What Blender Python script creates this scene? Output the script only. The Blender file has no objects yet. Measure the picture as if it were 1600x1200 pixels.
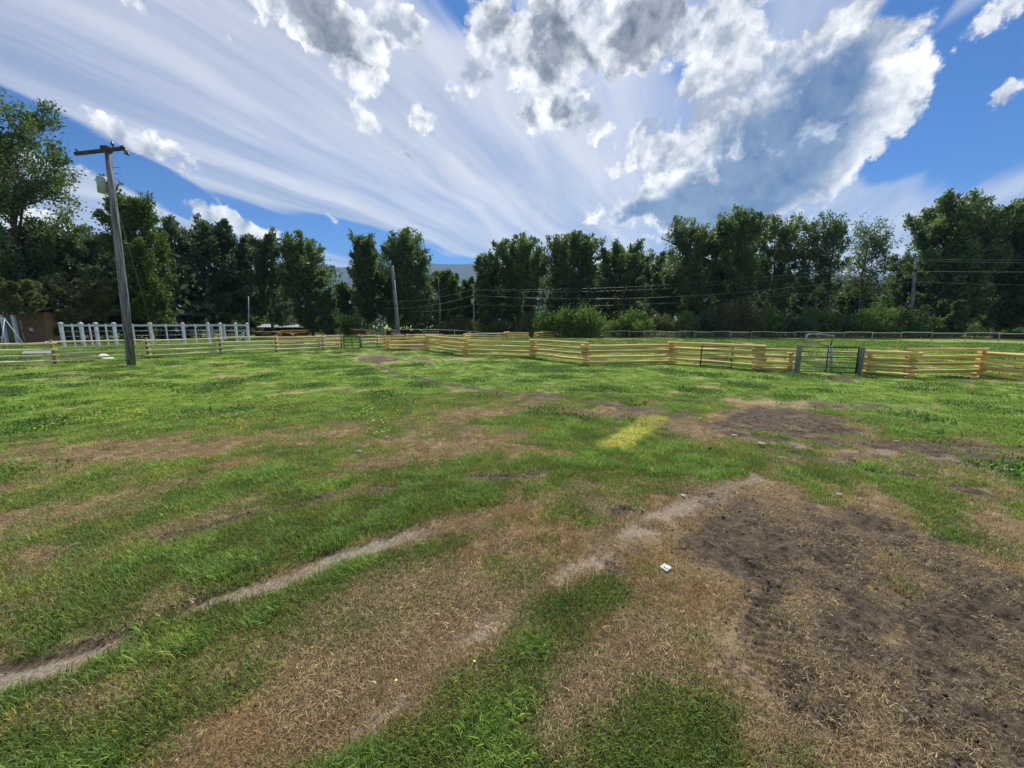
import bpy, math, random
import numpy as np
from mathutils import Vector, Matrix
R = math.radians
scene = bpy.context.scene
COL = scene.collection
random.seed(7)

# ------------------------------------------------------------------ camera, sky, sun, exposure
F = 600.0                      # focal length in pixels of the 1600 px wide photograph
HZ = 507.0                     # row of the horizon
CAM_H = 2.3
PITCH = math.atan((600 - HZ) / F)
cam_data = bpy.data.cameras.new('camera')
cam_data.sensor_width = 36.0
cam_data.lens = 36.0 * F / 1600.0
cam_data.clip_start = 0.05
cam_data.clip_end = 20000
cam = bpy.data.objects.new('camera', cam_data)
cam.location = (0, 0, CAM_H)
cam.rotation_euler = (R(90) - PITCH, 0, 0)
COL.objects.link(cam)
scene.camera = cam

SUN_EL, SUN_AZ = R(50), R(12)   # azimuth measured from +Y towards +X
SKY_STRENGTH = 0.10
scene.view_settings.view_transform = 'Standard'
scene.view_settings.look = 'None'
scene.view_settings.exposure = 0.5
scene.view_settings.gamma = 1.0
scene.view_settings.use_curve_mapping = False
scene.cycles.max_bounces = 6
scene.cycles.diffuse_bounces = 4
scene.cycles.transmission_bounces = 3
scene.cycles.transparent_max_bounces = 4
scene.cycles.use_denoising = True
scene.cycles.volume_bounces = 0

sun_data = bpy.data.lights.new('sun', 'SUN')
sun_data.energy = 4.3
sun_data.angle = R(1.0)
sun_data.color = (1.0, 0.95, 0.86)
sun = bpy.data.objects.new('sun', sun_data)
sd = Vector((math.sin(SUN_AZ) * math.cos(SUN_EL), math.cos(SUN_AZ) * math.cos(SUN_EL), math.sin(SUN_EL)))
sun.rotation_euler = sd.to_track_quat('Z', 'Y').to_euler()
sun.location = sd * 50
COL.objects.link(sun)


def ray(px, py):
    """world direction seen at a pixel of the 1600x1200 photograph"""
    cx, cy = (px - 800) / F, -(py - 600) / F
    f = Vector((0, math.cos(PITCH), -math.sin(PITCH)))
    u = Vector((0, math.sin(PITCH), math.cos(PITCH)))
    return f + Vector((cx, 0, 0)) + u * cy


def ground_at(px, py):
    d = ray(px, py)
    t = CAM_H / -d.z
    return Vector((d.x * t, d.y * t, 0))


def at(px, py, Y):
    """point on the ray of a pixel at forward distance Y"""
    d = ray(px, py)
    return Vector((0, 0, CAM_H)) + d * (Y / d.y)


def project(x, y, z=0.0):
    X = x; Yv = y; Z = z - CAM_H
    fwd = Yv * math.cos(PITCH) - Z * math.sin(PITCH)
    up = Yv * math.sin(PITCH) + Z * math.cos(PITCH)
    fwd = np.maximum(fwd, 0.05)
    return 800 + F * X / fwd, 600 - F * up / fwd


# ---- node helpers
class NT:
    def __init__(s, tree):
        s.t = tree
        for n in list(tree.nodes):
            tree.nodes.remove(n)

    def n(s, typ, **kw):
        nd = s.t.nodes.new(typ)
        for k, v in kw.items():
            setattr(nd, k, v)
        return nd

    def put(s, sock, v):
        if isinstance(v, bpy.types.NodeSocket):
            s.t.links.new(v, sock)
        elif v is not None:
            if hasattr(sock, 'default_value'):
                if sock.type == 'RGBA' and len(v) == 3:
                    v = (*v, 1)
                sock.default_value = v

    def m(s, op, a, b=None, c=None, clamp=False):
        nd = s.n('ShaderNodeMath', operation=op, use_clamp=clamp)
        s.put(nd.inputs[0], a); s.put(nd.inputs[1], b); s.put(nd.inputs[2], c)
        return nd.outputs[0]

    def v(s, op, a, b=None, scale=None):
        nd = s.n('ShaderNodeVectorMath', operation=op)
        s.put(nd.inputs[0], a); s.put(nd.inputs[1], b)
        if scale is not None:
            s.put(nd.inputs['Scale'], scale)
        return nd.outputs['Value'] if op in ('DOT_PRODUCT', 'LENGTH') else nd.outputs[0]

    def mix(s, f, a, b, blend='MIX'):
        nd = s.n('ShaderNodeMix', data_type='RGBA', blend_type=blend)
        s.put(nd.inputs[0], f); s.put(nd.inputs[6], a); s.put(nd.inputs[7], b)
        return nd.outputs[2]

    def step(s, x, lo, hi, a=0.0, b=1.0, smooth=True):
        nd = s.n('ShaderNodeMapRange', interpolation_type='SMOOTHSTEP' if smooth else 'LINEAR')
        s.put(nd.inputs[0], x)
        for i, q in ((1, lo), (2, hi), (3, a), (4, b)):
            s.put(nd.inputs[i], q)
        return nd.outputs[0]

    def noise(s, vec, scale, detail=4, rough=0.5, dist=0.0, color=False, ntype='FBM'):
        nd = s.n('ShaderNodeTexNoise')
        nd.noise_type = ntype
        s.put(nd.inputs['Vector'], vec)
        nd.inputs['Scale'].default_value = scale
        nd.inputs['Detail'].default_value = detail
        nd.inputs['Roughness'].default_value = rough
        nd.inputs['Distortion'].default_value = dist
        return nd.outputs[1] if color else nd.outputs[0]

    def attr(s, name, kind='GEOMETRY'):
        nd = s.n('ShaderNodeAttribute', attribute_name=name, attribute_type=kind)
        return nd


world = bpy.data.worlds.new('World')
scene.world = world
world.use_nodes = True
w = NT(world.node_tree)


def build_sky():
    d = w.n('ShaderNodeTexCoord').outputs['Generated']
    sky = w.n('ShaderNodeTexSky')
    sky.sky_type = 'NISHITA'
    sky.sun_disc = False
    sky.sun_elevation = SUN_EL
    sky.sun_rotation = SUN_AZ
    sky.altitude = 800
    sky.air_density = 1.0
    sky.dust_density = 0.6
    sky.ozone_density = 2.2
    S = 0.70 / SKY_STRENGTH
    blue = w.mix(1.0, sky.outputs[0], (0.14, 0.38, 0.70), 'MULTIPLY')
    sep = w.n('ShaderNodeSeparateXYZ'); w.put(sep.inputs[0], d)
    zz = w.m('MAXIMUM', sep.outputs[2], 0.0)
    # --- cirrus sheet: streaks on a high flat layer, running towards a point right of centre
    inv = w.m('DIVIDE', 1.0, w.m('ADD', zz, 0.09))
    flat = w.v('SCALE', w.v('MULTIPLY', d, (1, 1, 0)), scale=inv)
    wob = w.v('SCALE', w.v('SUBTRACT', w.noise(flat, 0.55, 3, 0.5, color=True), (0.5, 0.5, 0.5)), scale=0.5)
    flat2 = w.v('ADD', flat, wob)
    ac, al = (math.cos(R(26)), -math.sin(R(26)), 0), (math.sin(R(26)), math.cos(R(26)), 0)

    def streaky(kx, ky):
        cb = w.n('ShaderNodeCombineXYZ')
        w.put(cb.inputs[0], w.m('MULTIPLY', w.v('DOT_PRODUCT', flat2, ac), kx))
        w.put(cb.inputs[1], w.m('MULTIPLY', w.v('DOT_PRODUCT', flat2, al), ky))
        return cb.outputs[0]
    cn = w.noise(streaky(0.9, 0.16), 1.0, 7, 0.52)
    s2 = streaky(3.0, 0.36)
    cn2 = w.noise(s2, 1.0, 9, 0.60, 0.1)

    warp1 = w.v('SCALE', w.v('SUBTRACT', w.noise(d, 6.0, 9, 0.68, color=True), (0.5, 0.5, 0.5)), scale=0.15)
    dw = w.v('ADD', d, warp1)
    warp2 = w.v('SCALE', w.v('SUBTRACT', w.noise(d, 2.2, 2, 0.5, color=True), (0.5, 0.5, 0.5)), scale=0.10)
    ds = w.v('ADD', d, warp2)

    def field(blobs, vec):
        out = None
        for (px, py, rx, ry, ang, top) in blobs:
            a = R(ang)
            c = ray(px, py).normalized()
            e1 = ray(px + rx * math.cos(a), py + rx * math.sin(a)).normalized() - c
            e2 = ray(px - ry * math.sin(a), py + ry * math.cos(a)).normalized() - c
            q = w.v('SUBTRACT', vec, tuple(c))
            x1 = w.v('DOT_PRODUCT', q, tuple(e1 / e1.length_squared))
            x2 = w.v('DOT_PRODUCT', q, tuple(e2 / e2.length_squared))
            x3 = w.v('DOT_PRODUCT', q, tuple(c * 2.5))
            cb = w.n('ShaderNodeCombineXYZ')
            w.put(cb.inputs[0], x1); w.put(cb.inputs[1], x2); w.put(cb.inputs[2], x3)
            val = w.m('MULTIPLY', w.m('SUBTRACT', 1.0, w.v('LENGTH', cb.outputs[0])), top)
            out = val if out is None else w.m('MAXIMUM', out, val)
        return w.m('MAXIMUM', out, -1.0)

    # where the thin sheet opens to blue: long gaps and the clear right side
    gaps = field([(210, 285, 330, 34, 22, 1.3), (520, 385, 190, 24, 12, 1.2), (560, 375, 150, 26, 5, 1.0), (60, 200, 140, 22, 18, .8),
                  (690, 415, 130, 16, 2, .7),
                  (1560, 110, 190, 150, 20, 1.5), (1450, 215, 150, 60, -15, 1.3), (1390, 60, 60, 110, 0, 1.0),
                  (1700, 60, 200, 200, 0, 1.4), (1500, 350, 90, 12, -14, .3), (800, 60, 130, 46, 25, .35), (1120, 70, 70, 60, 0, .4)], ds)
    gp = w.step(w.m('ADD', gaps, w.m('MULTIPLY', w.m('SUBTRACT', cn2, 0.5), 1.5)), -0.15, 0.50)
    behind = w.step(sep.outputs[1], 0.15, -0.25)          # the rest of the sky: a looser sheet of the same kind
    cov = w.m('SUBTRACT', w.m('SUBTRACT', 1.50, w.m('MULTIPLY', gp, 1.05)), w.m('MULTIPLY', behind, 0.25))
    ci = w.step(w.m('ADD', w.m('MULTIPLY', cn, 1.5), w.m('SUBTRACT', cov, 1.55)), 0.0, 0.95, 0.0, 1.0)
    ci = w.m('MULTIPLY', ci, w.step(cn2, 0.25, 0.66, 0.72, 1.0))
    ci = w.m('MULTIPLY', ci, w.step(sep.outputs[2], -0.02, 0.05))
    ci = w.m('MULTIPLY', ci, 0.95)
    glow = w.m('POWER', w.m('MAXIMUM', w.v('DOT_PRODUCT', d, tuple(sd)), 0.0), 7.0)
    cic = w.mix(w.step(cn2, 0.3, 0.72), (0.46 * S, 0.51 * S, 0.65 * S), (0.86 * S, 0.87 * S, 0.92 * S))
    cic = w.mix(w.m('MULTIPLY', glow, 0.5), cic, (0.95 * S, 0.95 * S, 0.97 * S))
    col = w.mix(ci, blue, cic)

    # --- cumulus
    big = w.noise(dw, 5.5, 12, 0.60)
    fine = w.noise(dw, 17.0, 8, 0.62)
    cover = field([
        # cluster at the top centre
        (900, 50, 150, 95, 5, 1.0), (1000, 55, 85, 75, 0, 1.0), (860, 120, 80, 60, 20, .9), (905, 190, 62, 38, 30, .8), (830, 175, 36, 40, 40, .7),
        (780, 30, 70, 50, 0, .6), (735, 120, 45, 30, 60, .5), (1130, 15, 110, 60, 0, .7),
        # upper left cumulus
        (485, 18, 125, 74, 28, 1.25), (425, 15, 70, 40, 20, .9), (560, 78, 78, 56, 30, 1.1), (625, 50, 60, 50, 0, .9), (430, 10, 70, 26, 10, .6),
        # small scraps
        (662, 178, 42, 26, -8, .62), (580, 178, 36, 20, 0, .38), (968, 250, 42, 15, -6, .6), (628, 238, 26, 9, 10, .5), (655, 25, 24, 16, 0, .4),
        (925, 352, 14, 8, 0, .5), (1565, 160, 36, 22, -25, .5), (1545, 50, 100, 34, -38, .65), (1600, 5, 70, 40, -30, .55),
        (225, 5, 60, 28, 20, .35), (365, 70, 45, 24, 10, .3),
        # large cloud on the right
        (1208, 206, 175, 125, -15, 1.0), (1298, 136, 130, 100, 10, 1.0), (1138, 136, 100, 110, 0, .9), (1098, 236, 100, 90, 0, .95), (1368, 176, 66, 85, 0, .9), (1298, 46, 110, 50, -10, .8), (1158, 266, 130, 80, 0, 1.0),
        (1168, 311, 150, 62, 0, 1.1), (1053, 326, 150, 52, 6, 1.2), (1028, 216, 34, 40, 0, .7), (1268, 266, 100, 70, -20, .8), (1008, 381, 42, 14, 0, .5), (1238, 351, 70, 20, -20, .5),
        # low cloud bank over the left trees
        (380, 350, 70, 24, 8, .75), (320, 352, 30, 20, 0, .5), (500, 330, 44, 10, 8, .4), (205, 215, 68, 26, 5, .45), (185, 325, 45, 16, 0, .5), (120, 270, 50, 16, 0, .5), (60, 350, 120, 22, 0, .5), (220, 360, 80, 18, 0, .4),
    ], dw)
    spare = w.m('MULTIPLY', w.m('SUBTRACT', w.noise(d, 1.9, 4, 0.5), 0.56), w.m('MULTIPLY', behind, 3.0))
    cover = w.m('MAXIMUM', cover, w.m('SUBTRACT', spare, w.m('MULTIPLY', w.m('SUBTRACT', 1.0, behind), 0.6)))
    dwl = w.v('ADD', d, w.v('SCALE', w.v('SUBTRACT', w.noise(d, 9.0, 6, 0.6, color=True), (0.5, 0.5, 0.5)), scale=0.09))

    def billow(vec):
        out = None
        for sc_, k_ in ((9.0, 0.60), (20.0, 0.40), (44.0, 0.24)):
            v_ = w.n('ShaderNodeTexVoronoi'); v_.feature = 'SMOOTH_F1'
            v_.inputs['Smoothness'].default_value = 0.3; v_.inputs['Scale'].default_value = sc_
            w.put(v_.inputs['Vector'], vec)
            q_ = w.m('MULTIPLY', w.m('SUBTRACT', 0.42, v_.outputs['Distance']), k_)
            out = q_ if out is None else w.m('ADD', out, q_)
        return out
    bil = billow(dwl)
    nz = w.m('ADD', w.m('MULTIPLY', w.m('SUBTRACT', big, 0.5), 1.4), w.m('ADD', w.m('MULTIPLY', bil, 0.8), w.m('MULTIPLY', w.m('SUBTRACT', fine, 0.5), 0.55)))
    dens = w.m('ADD', cover, nz)
    alpha = w.step(dens, 0.0, 0.24)
    # light reaches the cloud from the sun: compare the density a little nearer to the sun
    off = tuple(sd * 0.018)
    dw2 = w.v('ADD', dw, off)
    big2 = w.noise(dw2, 5.5, 12, 0.60)
    fine2 = w.noise(dw2, 17.0, 8, 0.62)
    rel = w.m('ADD', w.m('MULTIPLY', w.m('SUBTRACT', big, big2), 4.0), w.m('MULTIPLY', w.m('SUBTRACT', fine, fine2), 2.2))
    bil2 = billow(w.v('ADD', dwl, tuple(sd * 0.02)))
    rel = w.m('ADD', w.m('MULTIPLY', rel, 0.7), w.m('MULTIPLY', w.m('SUBTRACT', bil, bil2), 2.2))
    rel = w.m('ADD', rel, 0.44, clamp=True)
    thick = w.step(dens, 0.18, 0.80)
    grey = field([(500, 40, 95, 60, 30, 1.6), (555, 100, 36, 28, 0, 1.2), (860, 55, 50, 84, -12, 1.7), (1010, 45, 70, 72, 0, 1.7), (925, 100, 60, 36, 30, .9), (878, 178, 28, 24, 30, 1.1), (822, 168, 20, 30, -20, 1.0), (790, 10, 30, 30, 0, .8), (1040, 20, 40, 30, 0, .8)], dw)
    bluec = field([(1198, 256, 190, 110, -15, 1.4), (1278, 156, 110, 85, -10, 1.3), (1138, 321, 175, 48, 4, 1.6), (1033, 334, 115, 36, 4, 1.6), (1218, 116, 60, 40, 0, .6), (1128, 286, 110, 50, 0, 1.2)], ds)
    gk = w.step(w.m('ADD', w.m('MINIMUM', grey, w.m('MULTIPLY', dens, 1.4)), w.m('MULTIPLY', w.m('SUBTRACT', fine, 0.5), 2.4)), 0.0, 0.85)
    bk = w.step(w.m('ADD', w.m('MINIMUM', bluec, w.m('MULTIPLY', dens, 1.6)), w.m('MULTIPLY', w.m('SUBTRACT', big, 0.5), 1.6)), 0.0, 0.60)
    white = w.mix(rel, (0.40 * S, 0.45 * S, 0.55 * S), (1.28 * S, 1.27 * S, 1.26 * S))
    white = w.mix(w.m('MULTIPLY', thick, 0.25), white, (0.56 * S, 0.60 * S, 0.68 * S))
    gcol = w.mix(rel, (0.10 * S, 0.12 * S, 0.16 * S), (0.33 * S, 0.36 * S, 0.43 * S))
    bn = w.noise(dw, 4.0, 7, 0.55)
    bcol = w.mix(w.step(bn, 0.35, 0.7), (0.050 * S, 0.135 * S, 0.34 * S), (0.12 * S, 0.215 * S, 0.41 * S))
    bcol = w.mix(w.m('MULTIPLY', rel, 0.35), bcol, (0.27 * S, 0.38 * S, 0.56 * S))
    cc = w.mix(w.m('MULTIPLY', gk, 0.92), white, gcol)
    cc = w.mix(w.m('MULTIPLY', bk, 0.93), cc, bcol)
    col = w.mix(alpha, col, cc)
    bg = w.n('ShaderNodeBackground'); w.put(bg.inputs[0], col); bg.inputs[1].default_value = SKY_STRENGTH
    out = w.n('ShaderNodeOutputWorld'); w.put(out.inputs[0], bg.outputs[0])


build_sky()
world.cycles.sampling_method = 'MANUAL'
world.cycles.sample_map_resolution = 512

# ------------------------------------------------------------------ numpy noise
_rng = np.random.RandomState(11)
_LAT = _rng.rand(256, 256)


def vnoise(x, y):
    xi = np.floor(x).astype(np.int64); yi = np.floor(y).astype(np.int64)
    fx = x - xi; fy = y - yi
    fx = fx * fx * (3 - 2 * fx); fy = fy * fy * (3 - 2 * fy)
    a = _LAT[xi & 255, yi & 255]; b = _LAT[(xi + 1) & 255, yi & 255]
    c = _LAT[xi & 255, (yi + 1) & 255]; e = _LAT[(xi + 1) & 255, (yi + 1) & 255]
    return (a * (1 - fx) + b * fx) * (1 - fy) + (c * (1 - fx) + e * fx) * fy


def fbm(x, y, octs=4, rough=0.5):
    s = 0; a = 1; t = 0
    for i in range(octs):
        s = s + a * vnoise(x + 17.3 * i, y + 9.1 * i)
        t += a; a *= rough
        x, y = x * 1.93 + y * 0.41, y * 1.93 - x * 0.41
    return s / t


def sst(x, lo, hi):
    t = np.clip((x - lo) / (hi - lo), 0, 1)
    return t * t * (3 - 2 * t)


# ------------------------------------------------------------------ mesh helpers
def tag(o, label=None, cat=None, group=None, kind=None):
    if label: o['label'] = label
    if cat: o['category'] = cat
    if group: o['group'] = group
    if kind: o['kind'] = kind
    return o


def link(name, data, parent=None):
    o = bpy.data.objects.new(name, data)
    COL.objects.link(o)
    if parent is not None:
        o.parent = parent
    return o


def empty(name, loc=(0, 0, 0), rz=0.0):
    o = bpy.data.objects.new(name, None)
    o.empty_display_size = 0.3
    COL.objects.link(o)
    o.location = loc
    o.rotation_euler = (0, 0, rz)
    return o


def np_mesh(name, verts, faces, mats, smooth=False, attrs=None, matidx=None):
    """faces: (n,3) or (n,4) array"""
    me = bpy.data.meshes.new(name)
    verts = np.ascontiguousarray(verts, dtype=np.float32)
    faces = np.ascontiguousarray(faces, dtype=np.int32)
    n, k = faces.shape
    me.vertices.add(len(verts)); me.vertices.foreach_set('co', verts.ravel())
    me.loops.add(n * k); me.loops.foreach_set('vertex_index', faces.ravel())
    me.polygons.add(n)
    me.polygons.foreach_set('loop_start', np.arange(0, n * k, k, dtype=np.int32))
    me.polygons.foreach_set('loop_total', np.full(n, k, dtype=np.int32))
    if smooth:
        me.polygons.foreach_set('use_smooth', np.ones(n, dtype=bool))
    for m in (mats if isinstance(mats, (list, tuple)) else [mats]):
        me.materials.append(m)
    if matidx is not None:
        me.polygons.foreach_set('material_index', np.asarray(matidx, dtype=np.int32))
    for an, (typ, dom, data) in (attrs or {}).items():
        a = me.attributes.new(an, typ, dom)
        if typ == 'FLOAT_VECTOR':
            a.data.foreach_set('vector', np.ascontiguousarray(data, dtype=np.float32).ravel())
        else:
            a.data.foreach_set('value', np.ascontiguousarray(data, dtype=np.float32 if typ == 'FLOAT' else np.int32).ravel())
    me.update(calc_edges=True)
    return me


class MB:
    """collects boxes and tubes into one mesh"""
    def __init__(s): s.v = []; s.f = []; s.mi = []

    def add(s, vs, fs, mi=0):
        b = len(s.v); s.v += [tuple(q) for q in vs]
        s.f += [tuple(i + b for i in f) for f in fs]; s.mi += [mi] * len(fs)

    def box(s, c, size, rot=None, mi=0, taper=1.0):
        hx, hy, hz = (q / 2 for q in size)
        vs = []
        for z in (-hz, hz):
            k = taper if z > 0 else 1
            vs += [Vector((-hx * k, -hy * k, z)), Vector((hx * k, -hy * k, z)), Vector((hx * k, hy * k, z)), Vector((-hx * k, hy * k, z))]
        if rot is not None: vs = [rot @ q for q in vs]
        c = Vector(c)
        s.add([q + c for q in vs], [(3, 2, 1, 0), (4, 5, 6, 7), (0, 1, 5, 4), (1, 2, 6, 5), (2, 3, 7, 6), (3, 0, 4, 7)], mi)
        return s

    def beam(s, a, b, wd, ht, mi=0):
        a = Vector(a); b = Vector(b); d = b - a
        q = d.to_track_quat('X', 'Z').to_matrix()
        return s.box((a + b) / 2, (d.length, wd, ht), q, mi)

    def tube(s, pts, rad, sides=8, mi=0, cap_mi=None, caps=True):
        pts = [Vector(p) for p in pts]
        if not isinstance(rad, (list, tuple)): rad = [rad] * len(pts)
        base = len(s.v); up = None
        for i, p in enumerate(pts):
            t = (pts[min(i + 1, len(pts) - 1)] - pts[max(i - 1, 0)]).normalized()
            if up is None:
                up = Vector((0, 0, 1)) if abs(t.z) < 0.9 else Vector((1, 0, 0))
            sx = t.cross(up).normalized(); sy = sx.cross(t).normalized(); up = sy
            for k in range(sides):
                a = 2 * math.pi * k / sides
                s.v.append(tuple(p + sx * (math.cos(a) * rad[i]) + sy * (math.sin(a) * rad[i])))
        for i in range(len(pts) - 1):
            for k in range(sides):
                a = base + i * sides + k; b = base + i * sides + (k + 1) % sides
                s.f.append((a, b, b + sides, a + sides)); s.mi.append(mi)
        if caps:
            cm = mi if cap_mi is None else cap_mi
            s.f.append(tuple(base + k for k in reversed(range(sides)))); s.mi.append(cm)
            l = base + (len(pts) - 1) * sides
            s.f.append(tuple(l + k for k in range(sides))); s.mi.append(cm)
        return s

    def mesh(s, name, mats, smooth=True):
        me = bpy.data.meshes.new(name)
        me.from_pydata(s.v, [], s.f)
        for m in (mats if isinstance(mats, (list, tuple)) else [mats]): me.materials.append(m)
        me.polygons.foreach_set('material_index', s.mi)
        me.polygons.foreach_set('use_smooth', [smooth and len(f) == 4 for f in s.f])
        me.update()
        return me

    def build(s, name, mats, parent=None, smooth=True):
        return link(name, s.mesh(name, mats, smooth), parent)


# ------------------------------------------------------------------ materials
def material(name):
    m = bpy.data.materials.new(name); m.use_nodes = True
    return m, NT(m.node_tree)


def finish(t, col, rough=0.8, bump=None, bstr=0.3, bdist=0.02, metal=0.0, spec=0.3):
    p = t.n('ShaderNodeBsdfPrincipled')
    t.put(p.inputs['Base Color'], col); t.put(p.inputs['Roughness'], rough)
    p.inputs['Metallic'].default_value = metal
    p.inputs['Specular IOR Level'].default_value = spec
    if bump is not None:
        b = t.n('ShaderNodeBump'); b.inputs['Strength'].default_value = bstr; b.inputs['Distance'].default_value = bdist
        t.put(b.inputs['Height'], bump); t.put(p.inputs['Normal'], b.outputs[0])
    o = t.n('ShaderNodeOutputMaterial'); t.put(o.inputs[0], p.outputs[0])


def mottled(name, a, b, scale=6, stretch=(1, 1, 1), rough=0.8, metal=0.0, bstr=0.3, bdist=0.01, lo=0.35, hi=0.65, rand=0.0, c=None, spec=0.3):
    m, t = material(name)
    tc = t.n('ShaderNodeTexCoord').outputs['Object']
    v = t.v('MULTIPLY', tc, stretch)
    if rand:
        rnd = t.n('ShaderNodeObjectInfo').outputs['Random']
        cb = t.n('ShaderNodeCombineXYZ'); t.put(cb.inputs[0], t.m('MULTIPLY', rnd, 37)); t.put(cb.inputs[1], t.m('MULTIPLY', rnd, 91))
        v = t.v('ADD', v, cb.outputs[0])
    nz = t.noise(v, scale, 6, 0.6)
    col = t.mix(t.step(nz, lo, hi), a, b)
    if c is not None:
        col = t.mix(t.step(t.noise(v, scale * 0.37, 3, 0.5), 0.52, 0.66), col, c)
    if rand:
        col = t.mix(1.0, col, t.mix(rnd, (1 - rand,) * 3, (1 + rand * 0.6,) * 3), 'MULTIPLY')
    finish(t, col, rough, nz, bstr, bdist, metal, spec)
    return m


M = {}
M['log'] = mottled('peeled_log', (0.62, 0.42, 0.13), (0.80, 0.60, 0.22), 5, (0.5, 1.0, 1.0), 0.7, rand=0.28, lo=.3, hi=.6, c=(0.40, 0.24, 0.10), bstr=0.4)
M['log_end'] = mottled('cut_log_end', (0.66, 0.34, 0.13), (0.74, 0.45, 0.20), 9, rough=0.85, rand=0.2)
M['rail'] = mottled('pale_rail', (0.60, 0.53, 0.30), (0.78, 0.72, 0.46), 5, (0.5, 1, 1), 0.75, rand=0.18, bstr=0.3)
M['post_wood'] = mottled('brown_post', (0.17, 0.11, 0.06), (0.30, 0.20, 0.10), 7, (1, 1, 0.3), 0.85, rand=0.2)
M['grey_post'] = mottled('weathered_post', (0.15, 0.16, 0.13), (0.28, 0.29, 0.23), 8, (1, 1, 0.2), 0.9)
M['pole'] = mottled('weathered_pole', (0.075, 0.078, 0.10), (0.30, 0.31, 0.36), 20, (1, 1, 0.035), 0.95, lo=.38, hi=.62, bstr=0.9, c=(0.12, 0.11, 0.12), spec=.1)
M['crossarm'] = mottled('dark_crossarm', (0.035, 0.026, 0.026), (0.09, 0.07, 0.07), 9, (0.2, 1, 1), 0.9)
M['gate'] = mottled('dark_green_tube', (0.010, 0.022, 0.020), (0.02, 0.035, 0.03), 6, rough=0.45, bstr=0.05)
M['galv'] = mottled('galvanised_pipe', (0.26, 0.29, 0.34), (0.42, 0.45, 0.50), 6, rough=0.5, metal=0.3, bstr=0.05)
M['rust'] = mottled('rusty_pipe', (0.16, 0.10, 0.07), (0.34, 0.26, 0.20), 6, rough=0.7, bstr=0.1)
M['white_paint'] = mottled('white_paint', (0.46, 0.52, 0.66), (0.66, 0.70, 0.80), 3, rough=0.55, bstr=0.05)
M['insulator'] = mottled('brown_porcelain', (0.06, 0.03, 0.03), (0.10, 0.05, 0.04), 6, rough=0.3)
M['can'] = mottled('grey_can', (0.28, 0.33, 0.36), (0.38, 0.43, 0.46), 3, rough=0.5, bstr=0.03)
M['wire'] = mottled('wire', (0.16, 0.18, 0.20), (0.24, 0.26, 0.28), 2, rough=0.45, metal=0.3, bstr=0)
M['top_rail'] = mottled('grey_top_rail', (0.42, 0.36, 0.30), (0.62, 0.55, 0.47), 5, (.3, 1, 1), rough=.8)
M['fence_wire'] = mottled('dull_fence_wire', (0.10, 0.11, 0.11), (0.16, 0.17, 0.17), 2, rough=0.6, bstr=0)
M['yellow'] = mottled('yellow_plastic', (0.62, 0.60, 0.05), (0.72, 0.70, 0.10), 2, rough=0.5, bstr=0)
M['concrete'] = mottled('concrete', (0.16, 0.19, 0.16), (0.27, 0.30, 0.27), 5, rough=0.9)
M['roofing'] = mottled('dark_roofing', (0.05, 0.055, 0.065), (0.10, 0.11, 0.13), 4, rough=0.8)
M['dark_timber'] = mottled('dark_timber', (0.035, 0.025, 0.02), (0.08, 0.055, 0.04), 5, (1, 1, 0.3), 0.9)
M['bark'] = mottled('bark', (0.045, 0.036, 0.030), (0.12, 0.10, 0.085), 5, (1, 1, 0.2), 0.95, bstr=0.8, bdist=0.05)
M['pale_bark'] = mottled('pale_bark', (0.22, 0.21, 0.20), (0.38, 0.37, 0.36), 5, (1, 1, 0.2), 0.95)
M['black_hide'] = mottled('black_hide', (0.012, 0.010, 0.010), (0.022, 0.018, 0.016), 6, rough=0.6)
M['brown_hide'] = mottled('brown_hide', (0.10, 0.035, 0.018), (0.15, 0.055, 0.03), 6, rough=0.7)
M['red'] = mottled('faded_red', (0.42, 0.09, 0.04), (0.5, 0.13, 0.06), 3, rough=0.6)
M['rock'] = mottled('pale_rock', (0.42, 0.38, 0.34), (0.68, 0.62, 0.56), 6, rough=0.9)
M['paper'] = mottled('white_scrap', (0.48, 0.48, 0.46), (0.62, 0.62, 0.60), 12, rough=0.9)
M['glass'] = mottled('dark_glass', (0.012, 0.016, 0.022), (0.03, 0.035, 0.045), 2, rough=0.1, bstr=0, spec=0.6)
M['clod'] = mottled('dark_clod', (0.035, 0.026, 0.021), (0.10, 0.078, 0.065), 14, rough=0.95)


def brick_material():
    m, t = material('brown_brick')
    tc = t.n('ShaderNodeTexCoord').outputs['Object']
    sp = t.n('ShaderNodeSeparateXYZ'); t.put(sp.inputs[0], tc)
    cb = t.n('ShaderNodeCombineXYZ'); t.put(cb.inputs[0], t.m('ADD', sp.outputs[0], sp.outputs[1])); t.put(cb.inputs[1], sp.outputs[2])
    b = t.n('ShaderNodeTexBrick')
    t.put(b.inputs['Vector'], cb.outputs[0])
    b.inputs['Color1'].default_value = (0.22, 0.11, 0.06, 1); b.inputs['Color2'].default_value = (0.30, 0.17, 0.10, 1)
    b.inputs['Mortar'].default_value = (0.16, 0.13, 0.11, 1)
    b.inputs['Scale'].default_value = 1; b.inputs['Brick Width'].default_value = 0.4; b.inputs['Row Height'].default_value = 0.1
    b.inputs['Mortar Size'].default_value = 0.012
    finish(t, b.outputs[0], 0.9, b.outputs[1], 0.3, 0.01)
    return m


M['brick'] = brick_material()


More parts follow.
